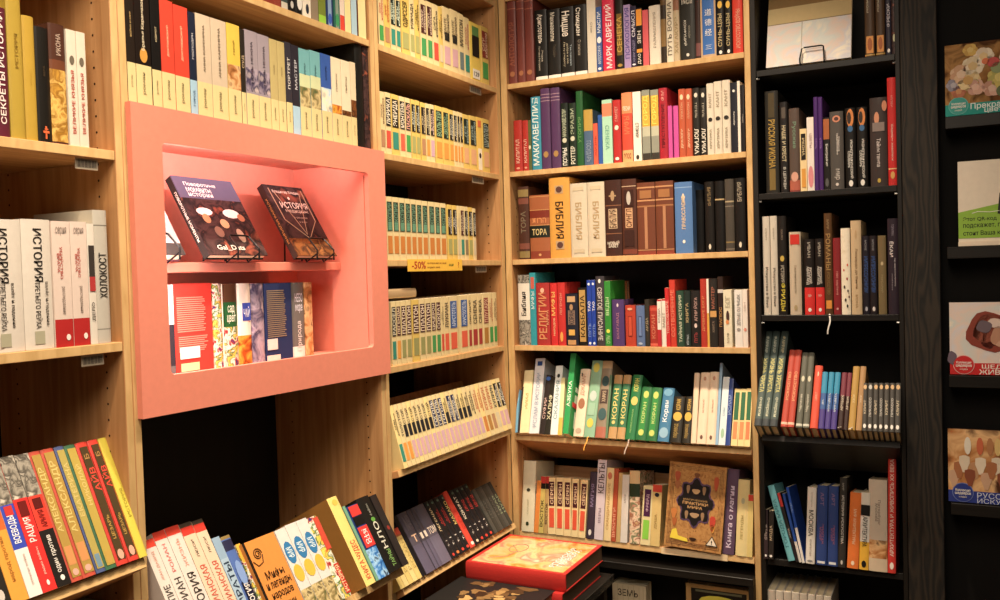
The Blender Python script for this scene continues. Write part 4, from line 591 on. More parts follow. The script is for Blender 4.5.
row('L', .075, .735, 29, ((165, 575), (375, 545)), 'lowest shelf under the pink niche', 'shelf under niche', CB, [
 (155.7, 168.3, 530, 'p', 'd4cbc3', 'white history with plain red head', 'B94-100/dc3a22', 'T24-66u56/4a4440 ВЕЛИКОЛЕПИЕ', 'T70-91u24/d0907c ЖАН ДАВИД', {'top': (151.6, 538.5)}), (168.6, 182, 520, 'p', 'd4cbc3', 'white history with plain red head', 'B94-100/dc3a22', 'T24-66u56/4a4440 ВИКТОРИАН', 'T70-91u28/d0706c РОМАН', {'top': (163.3, 529.8)}), (182.4, 197.3, 515, 'p', 'd4cbc3', 'white history with plain red head', 'B94-100/dc3a22', 'T24-66u56/3a3430 ВИКТОРИЯ', 'T70-91u24/d0907c ЖИЗНЬ', {'top': (176.3, 525)}),
 (197.8, 210.8, 512, 'p', 'dcc2a6', 'peach history with dark head band', 'B91-97/d8301e', 'B97-100/4a4034', 'T16-68u50/c85a44 ВИКТОРИАНСКАЯ', 'T72-89u20/6a5a4c ЛЮСИ', {'top': (189, 521.7)}), (211.2, 222.8, 508, 'p', 'dcc2a6', 'peach history with dark head band', 'B91-97/d8301e', 'B97-100/4a4034', 'T16-68u50/c85a44 ВИКТОРИАНСКАЯ', 'T72-89u20/6a5a4c ЛЮСИ', {'top': (201, 518.7)}),
 (223.4, 231.8, 530, 'p', '9cb8d0', 'pale blue book titled ПИРАТЫ', 'T24-80u66/2a3a50 ПИРАТЫ', 'B80-100/8aa8c4', {'top': (218, 536.5)}), (232.2, 243.2, 530, 'h', '4a6ab0', 'blue book with dark mythology label', 'P10-56u74/1c1c34', 'T12-54u52/f0ece8 МИФОЛОГИЯ', 'B86-96/26284a', 'B97-100/8a7440', 'E52-76u70/7a9ad4', {'top': (229, 534.4)}), (243.6, 248.6, 530, 'p', '$mult*60', 'thin multicoloured paperback', 'B80-100/e0b028', {'top': (240.5, 543)}),
 (249.4, 285, 530, 'hf', 'd8882c', 'orange book of myths facing out', {'top': (260, 537), 'd': .03, 'out': .01}), (286.2, 297.8, 525, 'p', 'd8d4d0', 'white and blue encyclopedia', 'B0-30/$land*50', 'E59-85u84/2a78b0', 'T66-78d50/d8ecf4 МИР', 'E38-58u84/d8b428', {'top': (282, 528.3)}), (298.1, 310.3, 520, 'p', 'd8d4d0', 'white and blue encyclopedia', 'B0-30/$land*50', 'E59-85u84/2a78b0', 'T66-78d50/d8ecf4 МИР', 'E38-58u84/d8b428', {'top': (293.4, 522.5)}), (310.6, 321.8, 520, 'p', 'd8d4d0', 'white and blue encyclopedia', 'B0-30/$land*50', 'E59-85u84/2a78b0', 'T66-78d50/d8ecf4 МИР', 'E38-58u84/d8b428', {'top': (304.7, 518)}),
 (322.2, 333, 515, 'h', '$mult*40', 'colourful illustrated book with red strip', 'P4-40u46@72/c03020', 'T6-38u34@72/f0d0a0 ИСТОРИЯ', 'P58-98u50@74/c8442c', {'top': (314.8, 515.6)}), (350.2, 361, 497, 'h', 'a8742c', 'tall tan atlas with yellow spine, pulled forward', 'B0-100/ecd070', 'T6-50u54/c83a2a КНИГА ЧУДЕС', 'E90-97u50/e0b840', {'top': (335.6, 495.8), 'out': .012, 'd': .21}), (361.3, 364.2, 506, 'h', '6aa084', 'thin sage green book', {'top': (342, 507)}),
 (364.6, 377, 503, 'h', '1a3a78', 'blue comic with red capsule', 'P42-70u84/d0302c', 'T46-66d44/f4ecec КТО|ЭТО', 'P72-84u84/161414', 'P85-99u84/d0302c', 'B0-40/$blue*50', {'top': (354.8, 504)}), (377.4, 391.5, 493, 'h', '171513', 'black book with green alien emblem', 'T30-66u34/c8c8b8 НЛО', 'E66-72u30/5a9a3a', 'T6-28u34/7aa85a ТАЙНЫ', 'T74-90u20/8a8a80 файлы', {'top': (368.4, 494.6)}), (391.8, 398.6, 493, 'p', '2a2424', 'black book wrapped in plastic film', 'E50-56u40/8a2a24', {'top': (378, 493)})], rev=True, dmax=.2)
# end oak bookcase
row('L', -.008, 1.815, 0, ((0, 88), (112, 92)), *anchors('end oak', 'top'), PN, [
 (-5, 9.6, 8, 'h', '5a1a2c', 'maroon book with white lettering', 'T10-96u40/e8d8d0 СЕКРЕТЫ ИСТОРИИ'), (10.4, 25, -2, 'h', 'a88c22', 'tall olive yellow book', 'T44-80u24/8a6a14 ИСТОРИЯ'), (25.4, 37.2, 17, 'h', 'b08e1e', 'plain mustard yellow book', 'T30-70u14/b08a18 Россия'), (37.6, 51, 28, 'h', '15120e', 'black book with orange cross', 'P3-14d12/d8602c', 'P8-10d44/d8602c', 'P11-12d26/d8602c', 'T44-80u14/4a3a28 ВЕРА'), (51.6, 67.8, 25, 'h', '4a281a', 'brown book with golden painting', 'B2-62/$gold*50', 'B62-70/6a3a20', 'T74-92u30/b8a090 ИКОНА'), (68.2, 77.8, 30.7, 'p', 'd4c9b6', 'white book with red lettering', 'T10-66u34/b83a2a ВЕЛИКИЕ КНЯЗЬЯ', 'E70-78u50/6a6050'), (78.1, 87.2, 33, 'p', 'd4c9b6', 'white book with red lettering', 'T10-66u34/b83a2a ВЕЛИКИЕ КНЯЗЬЯ', 'E70-78u50/6a6050')], rev=True)
row('L', -.008, 1.438, 0, ((0, 286), (113, 278)), *anchors('end oak', 'second'), PN, [
 (-7, 23.8, 219.7, 'h', 'd2c9bd', 'thick white book titled ИСТОРИЯ', 'T52-93d30@36/26221e ИСТОРИЯ', 'T16-52d22@32/3a342e ТРЕТЬЕГО РЕЙХА', 'T18-52d14@62/4a443c взлёт и падение', 'P4-14u34@34/a8a48a'), (24.2, 53.2, 219.7, 'h', 'd2c9bd', 'thick white book titled ИСТОРИЯ', 'T52-93d30@50/26221e ИСТОРИЯ', 'T16-52d22@46/3a342e ТРЕТЬЕГО РЕЙХА', 'T18-52d14@76/4a443c взлёт и падение', 'P4-14u34@46/a8a48a'),
 (53.6, 71.7, 221.5, 'p', 'd8c4b8', 'white red-footed book', 'B0-22/b01c1c', 'T48-86d34@40/b84034 УБИЙСТВО|ВРАЧА', 'T26-48d20/8a7a70 расследование', 'T88-96h60/9a8a80 серия', 'E5-10u24@70/e8e0d8'), (72, 88.4, 222, 'p', 'd8c4b8', 'white red-footed book', 'B0-22/b01c1c', 'T48-86d34@40/b84034 УБИЙСТВО|ВРАЧА', 'T26-48d20/8a7a70 расследование', 'T88-96h60/9a8a80 серия', 'E5-10u24@70/e8e0d8'),
 (88.7, 95.8, 224, 'p', 'd8d0c4', 'slim white book with picture panel', 'P56-82u80/3a3430', 'P44-56u80/b03030', 'T14-40u50/4a443c ДЕЛО'), (96.2, 110, 210.5, 'h', 'b8b2a6', 'tall grey book titled ХОЛОКОСТ', 'T34-68u56/2c2824 ХОЛОКОСТ', 'B88-89/7a746a', 'B10-11/8a847a')], rev=True)
row('L', .045, 1.016, 25, ((13.5, 600), (147, 547.6)), *anchors('end oak', 'third'), PN, [
 (-4, 11.6, 460, 'p', '2a2622', 'black history with grey photo head', 'B60-100/$engr*50', 'E4-12u40/c8c0b8', {'top': (-34, 465)}), (12, 28.2, 455, 'p', 'e09a28', 'orange history with grey photo head', 'B66-100/$engr*50', 'B50-66/d8601c', 'T14-46u24/a86a18 народ против', {'top': (-20, 462)}), (28.5, 41.8, 455, 'p', 'e6e0da', 'blue and white history with photo head', 'B66-100/$engr*50', 'B34-66/3448b4', 'T38-58u60/e8ecf4 ВОЕВОДЫ', 'P58-65u60/c02c28', 'T8-30u20/c8b0a8 великая война', {'top': (-6, 459)}), (42.1, 56.3, 455, 'p', 'd8201c', 'red history titled РАЦИЯ', 'B68-100/$engr*50', 'T36-54u56/f4e0dc РАЦИЯ', 'P55-66u60/6a1410', 'T12-32u20/f0b0a0 радио войны', 'E4-8u20/f4e0dc', {'top': (9, 456)}), (56.6, 70.4, 450, 'p', '221e1c', 'black and red history with photo head', 'B68-100/$engr*50', 'B42-68/d83420', 'T10-38u34/d8d4cc один против', 'P58-66u60/5a1410', 'T44-57u40/8a1c14 АРМИЯ', 'E4-8u30/e8e4dc', {'top': (24.5, 453.6)}),
 (70.8, 82.4, 448, 'h', 'c04a34', 'gilt book with red edges', 'P3-97u74/a88838', 'T30-94u52/d0b868 АЛЕКСАНДР', 'P12-26u60/c8884c', 'E4-9u50/e0a090', {'top': (36.8, 451)}), (82.7, 95.3, 446, 'h', 'c04a34', 'gilt book with red edges', 'P3-97u74/a88838', 'T30-94u52/d0b868 АЛЕКСАНДР', 'P12-26u60/c8884c', 'E4-9u50/e0a090', {'top': (48.5, 448.5)}), (95.6, 104.8, 444, 'h', '4a5a8a', 'gilt book with blue edges', 'P3-97u74/a89848', 'T40-90u46/c8b468 ЕКАТЕРИНА', 'P4-14u50/6a8aa0', {'top': (59.6, 446.4)}), (105.1, 115.8, 442, 'h', '3a6a4a', 'gilt book with green edges', 'P3-97u74/b0983c', 'T40-94u46/d0b868 НИКОЛАЙ', 'P4-14u50/b8943c', {'top': (71.5, 444.6)}),
 (116.1, 127.4, 438, 'h', 'cc3424', 'red gilt-panelled book', 'P4-96u66/4a3a20', 'T58-80u60/d8402c АЙВ', 'T82-94u40/a87c40 Б', 'T16-44u30/b8903c ЦЕЗАРЬ', 'E4-12u50/d8a088', {'top': (83, 442)}), (127.7, 137.8, 436, 'h', 'cc3424', 'red gilt-panelled book', 'P4-96u66/4a3a20', 'T58-80u60/d8402c АЙВ', 'T82-94u40/a87c40 Б', 'T16-44u30/b8903c ЦЕЗАРЬ', 'E4-12u50/d8a088', {'top': (94.5, 439.5)}), (138.1, 146, 434, 'h', 'd0c030', 'yellow book beside the oak post', 'T10-80u34/a89a20 ИСТОРИЯ', {'top': (107, 437)})], rev=True, dmax=.17)
row('L', -.01, .66, 0, ((100, 597), (130, 590)), *anchors('end oak', 'lowest'), PN, [
 (92, 107, 601, 'p', 'd0c4b8', 'pale book mostly below the frame', {'h': .23}), (107.4, 118, 594, 'p', 'd8ccc4', 'white and red book', 'B93-100/c8202a', {'h': .245}), (118.3, 128, 592, 'p', 'b81c24', 'plain dark red book', {'h': .248})], rev=True)
# ------------------------------------------------------------------ room shell
def struct(name, b, m):
    o = boxpart(name, b, m, None, 0); o['kind'] = 'structure'; return o
FLOORM = wood('floor_planks', '5a4630', '77603f', 5, (.4, 5, 5), .45)
PLASTER = mat('b9ae9c', .8)
struct('floor', (-.44, 2.6, -4.2, .44, -.03, 0), FLOORM)
struct('wall_left', (-.47, -.44, -4.2, .47, 0, 3.4), PLASTER)
struct('wall_back', (-.44, 2.6, .44, .47, 0, 3.4), PLASTER)
struct('ceiling', (-.47, 2.6, -4.2, .47, 3.4, 3.43), PLASTER)
# ------------------------------------------------------------------ bookcases
def lb(wall, a0, a1, d0, d1, z0, z1): return (-d1, -d0, a0, a1, z0, z1) if wall == 'L' else (a0, a1, d0, d1, z0, z1)
def lit_fronts(o, wall, m, local=False):
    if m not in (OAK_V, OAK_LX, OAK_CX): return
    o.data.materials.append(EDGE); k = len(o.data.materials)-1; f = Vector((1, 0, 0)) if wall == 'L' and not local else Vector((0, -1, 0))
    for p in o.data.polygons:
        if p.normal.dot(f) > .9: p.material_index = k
def side(case, wall, a0, a1, depth, m, inner=None, holes=True):
    bm = bmesh.new(); box(bm, *lb(wall, a0, a1, 0, depth, .0, 2.78))
    bmesh.ops.bevel(bm, geom=list(bm.edges), offset=.0012, segments=1, affect='EDGES')
    if holes:
        for a, s in ((a0, -1), (a1, 1)):
            if inner is not None and s != inner: continue
            for d in (.05, depth-.07):
                for k in range(72):
                    z = .32+.032*k; p = a+s*.0006
                    vs = []
                    for q in range(7):
                        t = 2*math.pi*q/7; dd, zz = d+.0026*math.cos(t), z+.0026*math.sin(t)
                        vs.append(bm.verts.new((-dd, p, zz) if wall == 'L' else (p, dd, zz)))
                    bm.faces.new(vs).material_index = 1
    o = mk('side_panel', bm, [m, HOLE], case); lit_fronts(o, wall, m); return o
def bookcase(label, wall, a0, a1, t0, t1, depth, levels, tilts, mats, name='bookcase', pins=False):
    mv, mh, mb = mats
    e = empty(name, (0, (a0+a1)/2, 0) if wall == 'L' else ((a0+a1)/2, 0, 0)); tag(e, label, 'bookcase')
    parts = [side(e, wall, t0, a0, depth, mv, 1, not pins), side(e, wall, a1, t1, depth, mv, -1, not pins)]
    parts.append(boxpart('back_panel', lb(wall, a0, a1, depth-.006, depth, .1, 2.77), mb, e, 0))
    parts.append(boxpart('plinth', lb(wall, a0, a1, .03, .05, 0, .1), mv, e))
    parts.append(boxpart('top_board', lb(wall, a0, a1, 0, depth-.007, 2.75, 2.772), mh, e))
    for z in levels:
        parts.append(boxpart('shelf', lb(wall, a0+.0006, a1-.0006, .001, depth-.008, z-.019, z), mh, e)); lit_fronts(parts[-1], wall, mh)
        if pins:
            for a in (a0+.004, a1-.004):
                bm = bmesh.new(); bmesh.ops.create_cone(bm, cap_ends=True, segments=10, radius1=.0032, radius2=.0028, depth=.008)
                parts.append(mk('shelf_pin', bm, METAL, e, Matrix.Translation((a, .012, z-.0245)) @ Matrix.Rotation(math.pi/2, 4, 'Y')))
    for off, z, tl, lip, rail in tilts:
        O, u, v, into = frame(wall, off, z, tl); bm = bmesh.new()
        org = O+u*(a0+.0008)
        box(bm, 0, a1-a0-.0016, lip, .3, -.02, 0); bmesh.ops.bevel(bm, geom=list(bm.edges), offset=.001, segments=1, affect='EDGES')
        Rm = Matrix((u, into, v)).transposed().to_4x4()
        parts.append(mk('slanted_shelf', bm, mh, e, Matrix.Translation(org) @ Rm)); lit_fronts(parts[-1], wall, mh, True)
        if rail:
            bm = bmesh.new(); box(bm, 0, a1-a0-.0016, rail[0], rail[0]+.012, .0005, rail[1]); parts.append(mk('back_rail', bm, mh, e, Matrix.Translation(org) @ Rm))
    bpy.context.view_layer.update()
    inv = Matrix.Translation(-e.location)
    for p in parts: p.matrix_local = inv @ p.matrix_local
    return e
OL = (OAK_V, OAK_LX, BACK); OC = (OAK_V, OAK_CX, BACK); BB = (BLK_V, BLK_H, BACK)
bookcase('end oak bookcase with white history volumes, beside the pink niche', 'L', -2.52, -1.702, -2.54, -1.684, .4, (.66, 1.438, 1.815, 2.2), [(.045, 1.016, 25, .012, None)], OL)
bookcase('tall oak bookcase holding the pink niche', 'L', -1.665, -.818, -1.6835, -.798, .4, (.2, 1.91, 2.224, 2.54), [(.075, .735, 29, .03, None)], OL)
bookcase('corner oak bookcase full of yellow classics', 'L', -.777, -.03, -.7975, -.001, .4, (.2, *ZL[::-1], 2.536), [(.03, .99, 15, .012, (.16, .215)), (.03, .646, 31, .012, (.165, .215))], OL)
bookcase('wide oak bookcase between the corner and the black bookcase', 'C', .027, .877, .001, .896, .37, (*ZC[::-1], 2.556), [(.035, .972, 24, .028, (.2, .215)), (.004, .603, 11, .004, (.21, .24))], OC)
bookcase('black wood bookcase of art books beside the dark post', 'C', .913, 1.319, .897, 1.332, .34, (.21, 1.393, 1.782, 2.173, 2.556), [(.09, 1.052, 32, .075, None), (.012, .607, 9, .022, None)], BB, pins=True)
pil = boxpart('trim_1', (1.3335, 1.4315, -.004, .34, 0, 2.78), VENEER, None, .002); pil['kind'] = 'structure'
# paper strip on the front of the sixth shelf, price tags under shelves
def plate(name, label, cat, wall, a0, a1, z0, z1, d, col, group=None, lines=()):
    e = boxpart(name, lb(wall, a0, a1, d-.0012, d, z0, z1), mat(col, .4), None, 0)
    for p, q, r, s, c in lines:
        boxpart('print_line', lb(wall, a0+(a1-a0)*p, a0+(a1-a0)*q, d-.0016, d-.0012, z0+(z1-z0)*r, z0+(z1-z0)*s), mat(c, .5), e, 0)
    return tag(e, label, cat, group)
O6, u6, v6, i6 = frame('C', .004, .603, 11)
bm = bmesh.new(); box(bm, .565, .79, .0005, .0035, -.021, -.0006); st = mk('shelf_edge_strip', bm, mat('e0c69a', .4), None, Matrix.Translation(O6) @ Matrix((u6, i6, v6)).transposed().to_4x4())
tag(st, 'blank beige shelf strip under the big ornate book', 'shelf strip')
bars = [(.06+.052*k, .06+.052*k+(.03 if k % 3 else .018), .16, .84, '4a443e') for k in range(17)]
for a0, a1, z, w in ((-.212, -.13, ZL[0]-.019, 'top'), (-.215, -.13, ZL[1]-.019, 'second'), (-.21, -.13, ZL[2]-.019, 'third')):
    plate('price_tag', f'small barcode tag under the {w} shelf of the corner oak bookcase', 'price tag', 'L', a0, a1, z-.024, z-.001, .012, 'b9aa92', 'barcode tags under shelves', bars)
for a0, a1, z, w in ((-1.785, -1.735, 1.815-.019, 'top'), (-1.79, -1.74, 1.438-.019, 'second')):
    plate('price_tag', f'small barcode tag under the {w} shelf of the end oak bookcase', 'price tag', 'L', a0, a1, z-.022, z-.001, .012, 'b9aa92', 'barcode tags under shelves', bars)
# yellow discount sign
sg = boxpart('discount_sign', (.0006, .0018, -.661, -.327, 1.566, 1.603), mat('f0bc28', .4), None, 0)
tag(sg, 'yellow strip sign reading -50% on the third corner shelf', 'sign')
def on_left(parent, s, col, y, z, L, A, x=.0022, name='lettering'):
    me, W, H = text_mesh(s, col, True); sy = A/H; sx = min(L/W, sy*1.6)
    o = bpy.data.objects.new(name, me); C.objects.link(o); o.parent = parent
    mt = Matrix(((0, sx, 0), (0, 0, sy), (1, 0, 0))).transposed().to_4x4(); mt.translation = (x, y, z); o.matrix_local = mt; return o
on_left(sg, '-50%', 'b01c1c', -.598, 1.585, .08, .023)
on_left(sg, 'на вторую книгу из серии', '8a4a14', -.49, 1.590, .115, .006); on_left(sg, 'в одном чеке', '8a4a14', -.51, 1.577, .075, .006)
on_left(sg, 'акция', '5a6a20', -.4, 1.584, .03, .009); on_left(sg, '?', 'b05a14', -.352, 1.585, .014, .018)
# ------------------------------------------------------------------ pink niche
nc = empty('display_niche', (0, 0, 0)); tag(nc, 'salmon pink framed display niche set into the oak bookcase', 'display niche')
oc = [(-1.6745, 1.2800), (-.7905, 1.2740), (-.7870, 1.9115), (-1.6745, 1.9155)]
oi = [(-1.598, 1.3600), (-.8690, 1.3560), (-.8690, 1.8430), (-1.598, 1.8430)]
bm = bmesh.new(); loops = []
for x in (.0155, .0006):
    cor = [bm.verts.new((x, y, z)) for y, z in oc]; inn = []
    for k, (y, z) in enumerate(oi):
        sy, sz = (1, -1, -1, 1)[k], (1, 1, -1, -1)[k]; r = .012; a0 = (180, 270, 0, 90)[k]; g = []
        for q in range(5):
            a = math.radians(a0+90*q/4); g.append(bm.verts.new((x, y+sy*r+r*math.cos(a), z+sz*r+r*math.sin(a))))
        inn.append(g)
    loops.append((cor, inn))
for cor, inn in loops:
    for k in range(4):
        for q in range(4): bm.faces.new((cor[k], inn[k][q], inn[k][q+1]))
        bm.faces.new((cor[k], inn[k][4], inn[(k+1) % 4][0], cor[(k+1) % 4]))
(c0, i0), (c1, i1) = loops
f0 = [v for g in i0 for v in g]; f1 = [v for g in i1 for v in g]; n = len(f0)
for k in range(n): bm.faces.new((f0[k], f1[k], f1[(k+1) % n], f0[(k+1) % n]))
for k in range(4): bm.faces.new((c0[k], c0[(k+1) % 4], c1[(k+1) % 4], c1[k]))
bmesh.ops.recalc_face_normals(bm, faces=list(bm.faces)); mk('front_frame', bm, PINK, nc)
NB = -.2444
boxpart('back_panel', (NB-.012, NB, -1.652, -.862, 1.332, 1.884), PINK, nc, 0)
boxpart('side_panel', (NB, .0004, -.8735, -.8615, 1.344, 1.871), PINK, nc, 0)
boxpart('side_panel', (NB, .0004, -1.652, -1.640, 1.344, 1.871), PINK, nc, 0)
boxpart('top_panel', (NB, .0004, -1.652, -.8615, 1.8712, 1.884), PINK, nc, 0)
boxpart('bottom_panel', (NB, .0004, -1.652, -.8615, 1.332, 1.3438), PINK, nc, 0)
boxpart('niche_shelf', (NB+.0005, -.0855, -1.6395, -.874, 1.575, 1.5976), PINK, nc, .0015)
row('L', -.1, 1.344, 0, ((165, 330), (313, 325)), 'lower level of the pink niche', 'lower niche level', CB, [
 (160, 174.5, 285, 'hf', 'e6dcd0', 'white book half hidden by the niche frame', 'B10-56/2a2830', 'B0-10/5a5a58', {'d': .03}), (175, 212.6, 283.5, 'hf', 'cc2a18', 'red book showing its back cover', {'d': .03}), (213.2, 224, 283.5, 'h', '$mult*60', 'colourful comic-like patterned spine', 'P0-99u10@90/f0e8d8'), (224.5, 238.6, 284, 'h', '$mult*45', 'spine with green panel and garlands', 'B48-78/1f5a2c', 'T52-74h60/e0e8d0 сад|цвет', 'B78-100/5a3a24'), (238.8, 252.3, 283.5, 'h', 'f0e6d8', 'white spine with blue panel', 'P54-76u60@60/3448a8', 'B0-36/$fire*30', 'T58-72h44@60/e8ecf4 ЧАЙ'), (252.6, 265.4, 283.3, 'h', '$dusk*18', 'lilac grey landscape spine'), (266, 292.2, 283, 'hf', '1e2c58', 'navy book showing its back cover', {'d': .03}), (293, 305.5, 282.5, 'h', '6a6864', 'grey spine with white and blue lettering', 'B0-14/e4e0da', 'T56-88h60/d8dce8 НЕБО|море', 'T8-48u40/d8d4d0 Природа'), (305.8, 313, 282.3, 'p', '$bank*30', 'narrow reddish picture spine')])
def find(txt): return next(o for o in C.objects if txt in str(o.get('label', '')))
def bars_on(o, w, h, x0, x1, z0, z1, n, col, rag=.15):
    for k in range(n):
        z = (z0+(z1-z0)*k/n)*h; L = (x1-x0)*(1-random.random()*rag)
        yield (x0*w, (x0+L)*w, z, z+(z1-z0)*h/n*.5)
def printed(o, rects, col, nm='printed_lines'):
    bm = bmesh.new()
    for a, b, c, d in rects: box(bm, a, b, -.0012, -.0004, c, d)
    mk(nm, bm, mat(col, .5), o)
def dims(o): bb = o.data.vertices; return max(v.co.x for v in bb), max(v.co.z for v in bb)
o = find('red book showing its back'); w, h = dims(o)
printed(o, list(bars_on(o, w, h, .06, .82, .46, .86, 17, '')) + list(bars_on(o, w, h, .08, .86, .24, .42, 8, '')), 'd88a74', 'blurb_lines')
shape(o, 'price_sticker', rect(w*.1, w*.62, h*.16, h*.29), 'e8e0da', -.0014); printed(o, [(w*(.14+.022*k), w*(.14+.022*k+.012), h*.19, h*.27) for k in range(8)], '2a2422', 'barcode')
shape(o, 'barcode_panel', rect(w*.12, w*.6, h*.02, h*.11), 'e0c890', -.0006)
o = find('navy book showing its back'); w, h = dims(o)
printed(o, list(bars_on(o, w, h, .06, .78, .3, .92, 24, '')), '8a7a68', 'blurb_lines'); shape(o, 'price_sticker', rect(w*.02, w*.4, h*.14, h*.28), 'dcd2cc', -.0014); shape(o, 'barcode_panel', rect(w*.0, w*.5, h*.0, h*.07), 'd8d0c4', -.0006)
# books on wire easels
def easel(name, mtx, w, d, label, group, drop):
    """wire stand in the frame of a leaning book (x across, y into, z up the cover); drop: the book's foot above the shelf"""
    e = bpy.data.objects.new(name, None); C.objects.link(e); e.matrix_world = mtx; tag(e, label, 'book stand', group); e.empty_display_size = .03
    c = w*.56; q = min(.036, w*.22)
    bm = bmesh.new(); tube(bm, [(c-q, d+.004, .05), (c-q, d+.004, -.004), (c-q, -.018, -.005), (c-q, -.022, .004), (c-q*.9, -.013, .044), (c-q*.7, -.012, .048), (c+q*.7, -.012, .048), (c+q*.9, -.013, .044), (c+q, -.022, .004), (c+q, -.018, -.005), (c+q, d+.004, -.004), (c+q, d+.004, .05)], .0024); mk('front_wire', bm, WIRE, e)
    inv = mtx.inverted()
    for s in (-1, 1):
        top = Vector((c+s*q*1.1, d+.003, .13)); tw = mtx @ top
        O = mtx @ Vector((c+s*q, d+.004, -.004)); zf = (mtx @ Vector((0, 0, 0))).z-drop+.0012
        into_w = (mtx.to_3x3() @ Vector((0, 1, 0))); into_w.z = 0; into_w.normalize()
        foot = O + into_w*.075; foot.z = zf; fr = mtx @ Vector((c+s*q, -.016, -.005)); fr2 = fr.copy(); fr2.z = zf
        bm = bmesh.new(); tube(bm, [top, inv @ foot], .0024); mk('leg', bm, WIRE, e); bm = bmesh.new(); tube(bm, [inv @ fr, inv @ fr2], .0024); mk('foot', bm, WIRE, e)
    bm = bmesh.new(); tube(bm, [(c-q*1.1, d+.003, .13), (c-q*1.1, d+.003, .02), (c+q*1.1, d+.003, .02), (c+q*1.1, d+.003, .13), (c-q*1.1, d+.003, .13)], .0024); mk('back_wire', bm, WIRE, e)
    return e
O, u, v, into = frame('L', -.05, 1.6135, 31); RN = Matrix((u, into, v)).transposed().to_4x4()
for y0, y1, h, d, col, lab, it in (
  (-1.636, -1.482, .215, .028, '7a4a58', 'rose and white book half behind the niche frame, on a stand', ['B0-14/3a3230', 'B14-46/b8a8a4', 'B46-60/e0d4d0', 'B60-100/8a5460']),
  (-1.4108, -1.2155, .222, .021, '2e2420', 'book with speech bubbles on the cover, on a wire stand', ['B72-100/5a5670', 'B0-72/$lac*22', 'T87-93h52@40/f0ece8 Поворотные', 'T80-86h40@34/f0ece8 моменты', 'T73-79h40@34/e8e4e0 истории', 'E50-60u26@26/f4f0ea', 'E48-60u28@70/f4f0ea', 'E40-52u12@24/c88a5a', 'E34-46u14@50/d8a878', 'E44-54u12@84/a86a40', 'E22-36u14@34/8a6a58', 'E16-34u12@68/b8a088', 'T5-12h46@40/e8dcd0 Gal_Dats']),
  (-1.0989, -.9374, .226, .02, '3a2620', 'dark brown history book on a wire stand beside the niche wall', ['T88-93h66/d8c8b8 Владимир Владин', 'E80-84u5/e8dcc8', 'T67-76h68@54/e4d8c8 ИСТОРИЯ', 'T60-65h56@54/c8b8a4 медицины', 'T52-55h34@56/a89484 в рисунках', 'T46-49h20@56/a89484 и фото', 'B0-24/$brn*30', 'B24-100/$lac*14'])):
    w = y1-y0; mt = Matrix.Translation(O+u*y0+v*.0006) @ RN
    b = book(mt, w, h, d, True, col, [parse(s) for s in it], face=True); tag(b, lab, 'book', 'books on stands in the pink niche')
    if 'speech' in lab or 'dark brown' in lab:
        me_t = 'ПОВОРОТНЫЕ МОМЕНТЫ' if 'speech' in lab else 'ИСТОРИЯ МЕДИЦИНЫ'
        me, W, H = text_mesh(me_t, 'e8e0d0' if 'speech' in lab else 'c88a34', True); t = bpy.data.objects.new('spine_title', me); C.objects.link(t); t.parent = b
        sx, sy = h*.62/W, d*.34/H; m4 = Matrix(((0, 0, -sx), (0, -sy, 0), (-1, 0, 0))).transposed().to_4x4(); m4.translation = (-.0006, d/2, h*.5); t.matrix_local = m4
    if 'dark brown' in lab:
        bm = bmesh.new(); tube(bm, [(w*.1, -.0008, h*.95), (w*.12, -.0008, h*.5), (w*.52, -.0008, h*.24), (w*.9, -.0008, h*.5), (w*.92, -.0008, h*.95)], .0012, 6); tube(bm, [(w*.2, -.0008, h*.9), (w*.5, -.0008, h*.3), (w*.84, -.0008, h*.9)], .0009, 6); mk('cover_ornament', bm, mat('b09070', .5), b)
    easel('book_easel', mt, w, d, 'black wire stand under the ' + ('rose book' if 'rose' in lab else 'speech bubble book' if 'speech' in lab else 'dark brown history book') + ' in the niche', 'wire stands in the pink niche', .0135)
# album on an easel in the black bookcase
O, u, v, into = frame('C', -.035, 2.186, 18); mt = Matrix.Translation(O+u*.938) @ Matrix((u, into, v)).transposed().to_4x4()
b = book(mt, .255, .3, .02, True, 'd8c49c', [parse(s) for s in ('B0-50/$pal*14', 'B50-51/8a7a5a', 'B51-70/c8b07c', 'B70-100/8a6c40', 'P0-50d1@42/a8a090')], face=True)  # brown top band: shadow of the shelf above put into the cover colour
tag(b, 'pale landscape album facing out on the black top shelf', 'book'); easel('book_easel', mt, .255, .02, 'black wire stand holding the pale album on the black top shelf', None, .013)
# ------------------------------------------------------------------ big covers
o = find('big ornate tan book'); w, h = dims(o)
bm = bmesh.new()
for k in range(3): r = .012+.006*k; tube(bm, [(w*r*4, -.0006, h*r*3), (w*(1-r*4), -.0006, h*r*3), (w*(1-r*4), -.0006, h*(1-r*3)), (w*r*4, -.0006, h*(1-r*3)), (w*r*4, -.0006, h*r*3)], .0007, 5)
mk('cover_border', bm, mat('5a3418', .5), o)
shape(o, 'cartouche_edge', oval(w*.5, h*.55, w*.305, h*.275, 40, lambda a: 1+.12*math.cos(8*a)), '5a4260', -.0006); shape(o, 'cartouche', oval(w*.5, h*.55, w*.28, h*.25, 40, lambda a: 1+.14*math.cos(8*a)), '1e1a1a', -.001)
shape(o, 'title_band', rect(w*.2, w*.8, h*.49, h*.6), '1e1a1a', -.0014)
put_text(o, 'МАГИЧЕСКИЕ', 'b08a50', w*.5, h*.575, -.0022, w*.5, h*.022, 'h'); put_text(o, 'ПРАКТИКИ', 'd8a868', w*.5, h*.535, -.0022, w*.44, h*.034, 'h'); put_text(o, 'МИРА', 'd8a868', w*.5, h*.488, -.0022, w*.26, h*.032, 'h')
